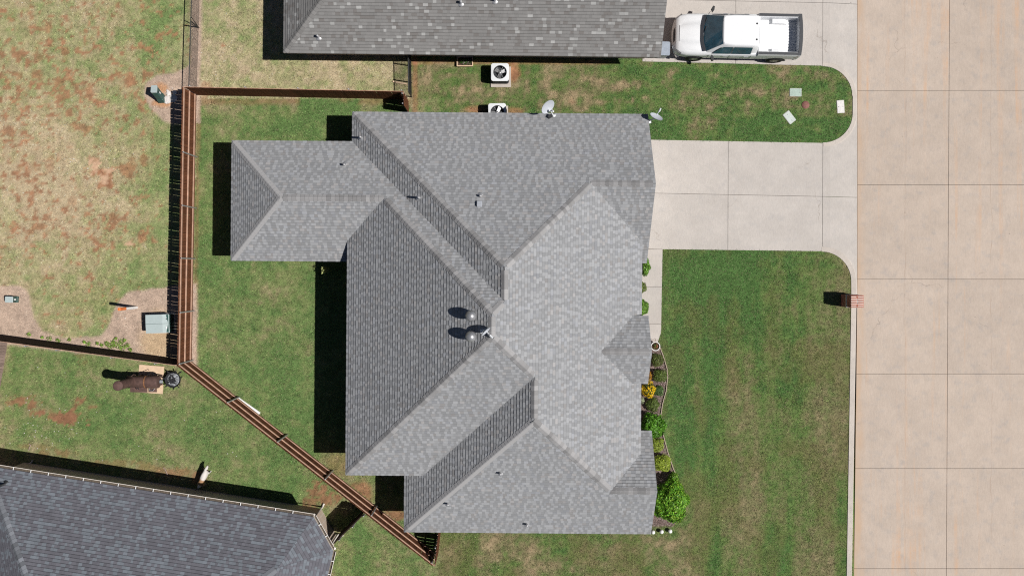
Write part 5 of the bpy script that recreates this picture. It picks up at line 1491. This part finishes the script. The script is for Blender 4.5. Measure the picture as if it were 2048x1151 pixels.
dish(at(1313, 233, 3.0), 'grey satellite dish on the gable corner above the garage driveway', (.3, .62, .58), .62, .5, b2, lnb_len=.34)
b3 = on_main(MH['A'], 966, 662)
dish(b3 + Vector((.14, .02, .42)), 'small pale satellite dish at the ridge beside the two turbine vents', (.62, -.62, .22), .46, .4, b3, mat_='dish', lnb_len=.3)

# ------------------------------------------------------------------ planting
def leaves(n, rx, ry, rz_, c, base, size, seed, shell=.55, flat=False, spread=.3, pal2=None, p2=0.0):
    g = np.random.default_rng(seed)
    d = g.normal(size=(n, 3)); d /= np.linalg.norm(d, axis=1)[:, None]
    if flat is False: d[:, 2] = np.abs(d[:, 2]) * np.where(g.random(n) < .8, 1, -1)
    rr = (shell + (1 - shell) * g.random(n) ** .5)[:, None] * (1 + .10 * np.sin(d[:, :1] * 5 + seed) + .08 * np.sin(d[:, 1:2] * 7 + seed * 2) + .05 * np.sin(d[:, 2:3] * 11 + d[:, :1] * 9 + seed))
    P = d * rr * np.array([rx, ry, rz_]) + np.array(c)
    nr = d + g.normal(scale=.55, size=(n, 3)); nr /= np.linalg.norm(nr, axis=1)[:, None]
    t = np.cross(nr, g.normal(size=(n, 3))); t /= np.linalg.norm(t, axis=1)[:, None]; b = np.cross(nr, t)
    s = size * g.uniform(.65, 1.3, n)[:, None]
    q = np.stack([P - t * s, P + b * s * .45, P + t * s, P - b * s * .45], 1).reshape(-1, 3)
    br = g.lognormal(0, spread, n)[:, None]
    col = np.array(base) * br
    if pal2 is not None:
        k = (g.random(n) < p2)[:, None]; col = np.where(k, np.array(pal2) * g.uniform(.7, 1.2, n)[:, None], col)
    return q, np.repeat(np.clip(col, .004, .85), 4, axis=0)
def shrub(name, px, py, r_px, h, base, label, cat='shrub', n=2600, size=.032, seed=1, group=None, ry=None, pal2=None, p2=0., shell=.6, flower=None, lift=0.0, matn='leaf'):
    """px, py: where the top of the crown shows; r_px its radius"""
    zc = h * .55
    P = at(px, py, zc); k = (H - zc) / F; rx = r_px * k; ry_ = (ry or r_px) * k
    root = empty(name, (P.x, P.y, 0)); tag(root, label, cat, group)
    q, c = leaves(n, rx, ry_, h * .5, (0, 0, h * .5), base, size, seed, shell, pal2=pal2, p2=p2)
    core = MB()
    me = big_mesh('foliage', q, np.arange(len(q)).reshape(-1, 4), 4, M[matn], c); link('foliage', me, root)
    rr = random.Random(seed)
    for k_ in range(3):
        a = rr.uniform(0, 6.28); m = MB(); m.tube([(0, 0, -.05), (rx * .2 * math.cos(a), ry_ * .2 * math.sin(a), h * .4), (rx * .5 * math.cos(a), ry_ * .5 * math.sin(a), h * .75)], [.022, .016, .008], M['soilpot'], 6); m.build('stem', root)
    if flower:
        q, c = leaves(flower[1], rx * 1.03, ry_ * 1.03, h * .55, (0, 0, h * .52), flower[0], flower[2], seed + 5, .88, spread=.12)
        me = big_mesh('blossoms', q, np.arange(len(q)).reshape(-1, 4), 4, M[matn], c); o = link('blossoms', me, root); o['kind'] = 'stuff'
    return root
GB = (.06, .13, .018)
shrub('round_shrub', 1289, 533, 12.5, .85, (.13, .27, .03), 'bright green leafy shrub by the walkway, at the corner of the garage', n=1800, size=.05, seed=1, ry=17)
shrub('round_shrub', 1281, 574.5, 12, .6, (.15, .2, .04), 'olive clipped shrub half under the eave between two brighter ones', n=2400, size=.03, seed=2, ry=14)
shrub('round_shrub', 1284, 614, 12, .8, (.14, .28, .035), 'green leafy shrub by the walkway beside the entry gable', n=1800, size=.05, seed=3, ry=17)
shrub('round_shrub', 1314, 720, 13, .45, (.13, .17, .045), 'small round clipped shrub nearest the white pot', n=2600, size=.028, seed=4, pal2=(.22, .1, .05), p2=.08)
shrub('round_shrub', 1320.5, 751, 14, .5, (.14, .2, .045), 'small round clipped shrub at the widest part of the bed', n=2600, size=.028, seed=5)
shrub('low_shrub', 1318, 781, 11, .25, (.11, .2, .06), 'low flat green shrub beside the yellow flowers', n=1500, size=.028, seed=6, ry=11)
shrub('round_shrub', 1306.5, 808.5, 14, .5, (.14, .2, .045), 'small round clipped shrub below the yellow flowers', n=2600, size=.028, seed=7)
shrub('flowering_bush', 1297, 778, 15, .65, (.06, .11, .02), 'bush covered with bright yellow flowers by the entry gable', 'flowering bush', n=1400, size=.035, seed=8, flower=((.80, .52, .012), 520, .05))
shrub('flowering_plant', 1300, 752, 4, .3, (.35, .2, .05), 'small orange-yellow flowering plant against the gable wall', 'flower', n=240, size=.03, seed=9, ry=9, flower=((.75, .36, .02), 70, .03))
shrub('large_bush', 1305, 851, 24, 1.15, (.10, .26, .022), 'large dark green leafy bush above the lower front gable', n=3600, size=.06, seed=10, ry=24)
shrub('round_shrub', 1312, 889, 16, .7, (.28, .36, .045), 'yellow-green clipped shrub tucked behind the round one', n=3000, size=.03, seed=11, ry=15)
shrub('round_shrub', 1325, 925, 18.5, .75, (.33, .42, .05), 'bright yellow-green round clipped shrub in the lower bed', n=4200, size=.03, seed=12)
shrub('large_bush', 1341, 1001, 40, 1.5, (.12, .3, .022), 'biggest bright green bush at the lower end of the bed', n=9000, size=.06, seed=13, ry=39, pal2=(.3, .5, .05), p2=.3)
shrub('low_shrub', 1347, 955, 11, .7, (.16, .3, .035), 'small light green shrub merging into the biggest bush', n=1400, size=.04, seed=14)
shrub('leafy_plant', 650, 540, 8, 1.0, (.42, .45, .18), 'pale yellow-green leafy plant in the shade below the patio roof', 'plant', n=120, size=.055, seed=15, shell=.3)
shrub('seedling', 1297, 943, 8, .5, (.24, .32, .04), 'small yellow-green shrub at the gable wall below the round one', n=700, size=.03, seed=16)
shrub('pale_plant', 1284.5, 800, 4.5, .3, (.4, .45, .28), 'small pale silvery plant at the wall below the yellow flowers', 'plant', n=200, size=.03, seed=17, ry=7)

def pot():
    c = at(1311, 692, .35); root = empty('flower_pot', (c.x, c.y, 0)); tag(root, 'round white flower pot with a small reddish plant at the end of the walkway', 'flower pot')
    m = MB(); m.lathe([(.13, 0), (.2, .3), (.225, .33), (.225, .36), (.19, .36), (.185, .3)], M['white_paint'], 28); m.build('pot', root)
    m = MB(); m.lathe([(.19, .3), (0, .32)], M['soilpot'], 20); m.build('soil', root)
    q, cc = leaves(220, .14, .14, .09, (0, 0, .36), (.1, .15, .04), .035, 31, .3, pal2=(.45, .12, .06), p2=.3)
    link('plant', big_mesh('plant', q, np.arange(len(q)).reshape(-1, 4), 4, M['leaf'], cc), root)
pot()

# edging of the bed: a row of small stones
line = [gp(*q) for q in [(1317, 690), (1321, 697), (1327, 714), (1333, 734), (1335, 752), (1332, 781), (1325, 806), (1321.5, 828), (1322, 850), (1327, 872), (1336, 905), (1346, 935), (1355, 956)]]
root = empty('garden_edging', line[0]); tag(root, 'thin curved stone edging between planting bed and front lawn', 'edging')
m = MB(); m.box((0, 0, 0), (.245, .034, .1), M['edging']); me = m.mesh('stone')
acc = 0; i = 0
tot = [0]
for a, b in zip(line, line[1:]): tot.append(tot[-1] + (b - a).length)
t = .12
while t < tot[-1]:
    while tot[i + 1] < t: i += 1
    k = (t - tot[i]) / (tot[i + 1] - tot[i]); q = line[i].lerp(line[i + 1], k); d = line[i + 1] - line[i]
    link('stone', me, root, (q.x - line[0].x, q.y - line[0].y, .02 + rnd.uniform(-.008, .008)), (0, 0, math.atan2(d.y, d.x) + rnd.uniform(-.04, .04))); t += .25

for px, py, lab in ((1305, 1061, 'small white globe garden light nearest the house corner'), (1322, 1060, 'small white globe garden light, middle one of the three'), (1339, 1059, 'small white globe garden light farthest from the house')):
    root = empty('garden_light', gp(px, py)); tag(root, lab, 'garden light', 'white globe lights below the biggest bush')
    m = MB(); m.lathe([(.012, -.05), (.012, .1)], M['galv'], 6); m.build('stake', root)
    m = MB(); m.lathe([(.03, .08), (.085, .12), (.1, .18), (.085, .24), (.04, .275), (0, .28)], M['white_paint'], 14); m.build('globe', root)

# ------------------------------------------------------------------ odds and ends
a, b = gp(474, 794), gp(520, 826); d = b - a
m = MB(); m.box((0, 0, .03), (d.length, .13, .04), M['white_paint']); m.box((0, .055, .06), (d.length, .02, .03), M['white_paint'])
tag(m.build('white_plank', None, (a + b) / 2, (0, 0, math.atan2(d.y, d.x))), 'long white plank lying in the grass along the diagonal fence', 'plank')
a, b = gp(786, 163.5), gp(815, 169); d = b - a
m = MB(); m.box((0, 0, .06), (d.length, .07, .04), M['tan_board']); tag(m.build('wooden_stake', None, (a + b) / 2, (0, 0, math.atan2(d.y, d.x))), 'pale wooden stake lying against the chain-link gate fence', 'stake')
# framed planter by the north wall
root = empty('planter_box', gp(930, 124.5)); tag(root, 'small pale wooden planter frame against the neighbouring house wall', 'planter')
for c_, dd in (((0, -.22, .1), (.78, .04, .2)), ((0, .22, .1), (.78, .04, .2)), ((.37, 0, .1), (.04, .4, .2)), ((-.37, 0, .1), (.04, .4, .2))):
    m = MB(); m.box(c_, dd, M['tan_board']); m.build('board', root)
m = MB(); m.box((0, 0, .06), (.7, .4, .1), M['soilpot']); m.build('soil', root)
q, cc = leaves(260, .32, .17, .1, (0, 0, .14), (.07, .16, .03), .035, 41, .2, pal2=(.6, .45, .5), p2=.12); link('plants', big_mesh('plants', q, np.arange(len(q)).reshape(-1, 4), 4, M['leaf'], cc), root)
# storage bin at the corner of the upper house
root = empty('plastic_bin', gp(1322, 107), -.03); tag(root, 'grey-blue plastic bin at the house corner in front of the pickup', 'bin')
m = MB(); m.loft([[(x * k, y * k, z) for x, y in rrect(.5, .62, .06)] for k, z in ((.82, 0), (.95, .85), (1.0, .86), (1.0, .9))], M['bin'], closed=True, smooth=False); m.build('body', root)
m = MB(); m.prism(rrect(.54, .66, .07), .90, .94, M['bin']); m.prism(rrect(.36, .46, .05), .94, .955, M['bin']); m.build('lid', root)
# two bits of bent rod beside the lower left house
for pts, lab in (([(58, 900), (60, 894), (63, 889), (60, 886)], 'thin bent rod in the grass near the left corner of the blue-grey roof'), ([(327, 934), (331, 937), (334, 943), (337, 949)], 'thin bent rod on bare soil above the blue-grey roof')):
    m = MB(); m.tube([gp(x, y, .03 + .02 * k) for k, (x, y) in enumerate(pts)], .022, M['grey_wood'], 6); tag(m.build('bent_rod'), lab, 'rod')
# leafy weeds along the shaded fence
for k, (px, py, s_) in enumerate([(100, 677, 6), (118, 680, 5), (178, 687, 6), (220, 690, 7), (236, 690, 8), (250, 694, 8), (243, 683, 6), (228, 682, 4), (196, 686, 4), (60, 668, 4), (140, 679, 4), (214, 686, 5), (228, 690, 6), (243, 694, 7), (256, 690, 5), (233, 676, 3), (250, 680, 4), (205, 689, 4), (262, 699, 4), (170, 683, 3), (86, 674, 3)]):
    g = gp(px, py); q, cc = leaves(70, s_ / 38, s_ / 38, .12, (0, 0, .05), (.2, .34, .05), .036, 60 + k, .15)
    o = link('weed', big_mesh('weed', q, np.arange(len(q)).reshape(-1, 4), 4, M['leaf'], cc), None, g)
    tag(o, 'bright green weed clump along the shaded wooden fence', 'weed', 'weeds along the shaded wooden fence')

g = np.random.default_rng(77)
mp_ = MB(); mp_.add([(.5, 0, 0), (0, .5, 0), (-.5, 0, 0), (0, -.5, 0), (0, 0, .4)], [(0, 1, 4), (1, 2, 4), (2, 3, 4), (3, 0, 4)], M['rock'])
allp = MB()
for k in range(110):
    if k < 60: px, py = g.normal(70, 55), g.normal(860, 40)
    else: px, py = g.uniform(10, 620), g.uniform(730, 960)
    if py > 895 + (px - 10) * .148 or py < yF1(px) + 10 or (px > 384 and py < yD(px) + 12) or px < 6: continue
    q = gp(px, py, .015); s_ = g.uniform(.025, .06)
    allp.add([q + Vector((v[0] * s_ * 1.4, v[1] * s_, v[2] * s_)) for v in mp_.v], mp_.f, M['rock'])
o = allp.build('pebbles'); tag(o, 'tiny white pebbles scattered in the grass of the lower left yard', 'pebbles', kind='stuff')

# ------------------------------------------------------------------ dog
def dog_mat():
    m = bpy.data.materials.new('dog_coat'); nt, b = nodes_of(m); N, L = nt.nodes, nt.links
    b.inputs['Roughness'].default_value = .8
    tc = N.new('ShaderNodeTexCoord'); sp = N.new('ShaderNodeSeparateXYZ'); L.new(tc.outputs['Object'], sp.inputs[0])
    nz = N.new('ShaderNodeTexNoise'); nz.inputs['Scale'].default_value = 9; L.new(tc.outputs['Object'], nz.inputs['Vector'])
    ad = N.new('ShaderNodeMath'); ad.operation = 'MULTIPLY_ADD'; L.new(nz.outputs[0], ad.inputs[0]); ad.inputs[1].default_value = .1; L.new(sp.outputs[0], ad.inputs[2])
    cr = N.new('ShaderNodeValToRGB'); cr.color_ramp.interpolation = 'LINEAR'
    mr = N.new('ShaderNodeMapRange'); mr.inputs[1].default_value = -.55; mr.inputs[2].default_value = .65; L.new(ad.outputs[0], mr.inputs[0]); L.new(mr.outputs[0], cr.inputs[0])
    e = cr.color_ramp.elements; e[0].position = 0; e[0].color = (.05, .04, .04, 1); e[1].position = 1; e[1].color = (.6, .57, .53, 1)
    for pos, c in ((.12, (.05, .04, .04, 1)), (.17, (.72, .68, .64, 1)), (.22, (.72, .68, .64, 1)), (.27, (.32, .18, .09, 1)), (.44, (.36, .21, .11, 1)), (.5, (.62, .59, .56, 1))):
        k = e.new(pos); k.color = c
    L.new(cr.outputs[0], b.inputs['Base Color']); return m
def dog():
    g = gp(413.5, 941.5); root = empty('dog', gp(413, 951), math.radians(66)); root.scale = (1.12, 1.12, 1.12); tag(root, 'white and brown dog standing at the edge of the roof shadow', 'dog')
    vs = [(-.30, 0, .46), (-.12, 0, .46), (.08, 0, .45), (.25, 0, .46), (.37, 0, .54), (.47, 0, .60), (.56, 0, .57), (.63, 0, .54)]
    rs = [(.105, .12), (.105, .115), (.125, .14), (.12, .14), (.08, .095), (.085, .085), (.055, .055), (.035, .035)]
    es = [(i, i + 1) for i in range(7)]
    def chain(start, pts, rad):
        prev = start
        for q, r_ in zip(pts, rad): vs.append(q); rs.append((r_, r_)); es.append((prev, len(vs) - 1)); prev = len(vs) - 1
    for sy in (-1, 1):
        chain(3, [(.27, .085 * sy, .36), (.24, .095 * sy, .22), (.25, .095 * sy, .10), (.26, .095 * sy, .025), (.31, .095 * sy, .02)], (.06, .042, .032, .03, .026))
        chain(0, [(-.27, .085 * sy, .36), (-.20, .10 * sy, .26), (-.34, .10 * sy, .16), (-.33, .10 * sy, .03), (-.28, .10 * sy, .02)], (.075, .055, .032, .028, .026))
    chain(0, [(-.42, 0, .52), (-.52, .04, .58), (-.60, .08, .56)], (.03, .02, .012))
    me = bpy.data.meshes.new('body'); me.from_pydata(vs, es, []); o = link('body', me, root)
    sk = o.modifiers.new('skin', 'SKIN'); sk.use_smooth_shade = True
    for i, r_ in enumerate(rs): me.skin_vertices[0].data[i].radius = r_; me.skin_vertices[0].data[i].use_root = (i == 2)
    ss = o.modifiers.new('sub', 'SUBSURF'); ss.levels = 2; ss.render_levels = 2
    me.materials.append(dog_mat())
    for sy in (-1, 1):
        m = MB(); m.add([(.44, .06 * sy, .67), (.50, .07 * sy, .665), (.47, .135 * sy, .60), (.44, .12 * sy, .61)], [(0, 1, 2, 3)], bpy.data.materials['rusty_steel']); m.add([(.44, .06 * sy, .662), (.50, .07 * sy, .657), (.47, .135 * sy, .592), (.44, .12 * sy, .602)], [(3, 2, 1, 0)], bpy.data.materials['rusty_steel']); m.build('ear', root)
    m = MB(); m.lathe([(0, .018), (.018, .01), (.018, -.01), (0, -.018)], M['dark'], 8, (.662, 0, .548)); m.build('nose', root)
dog()
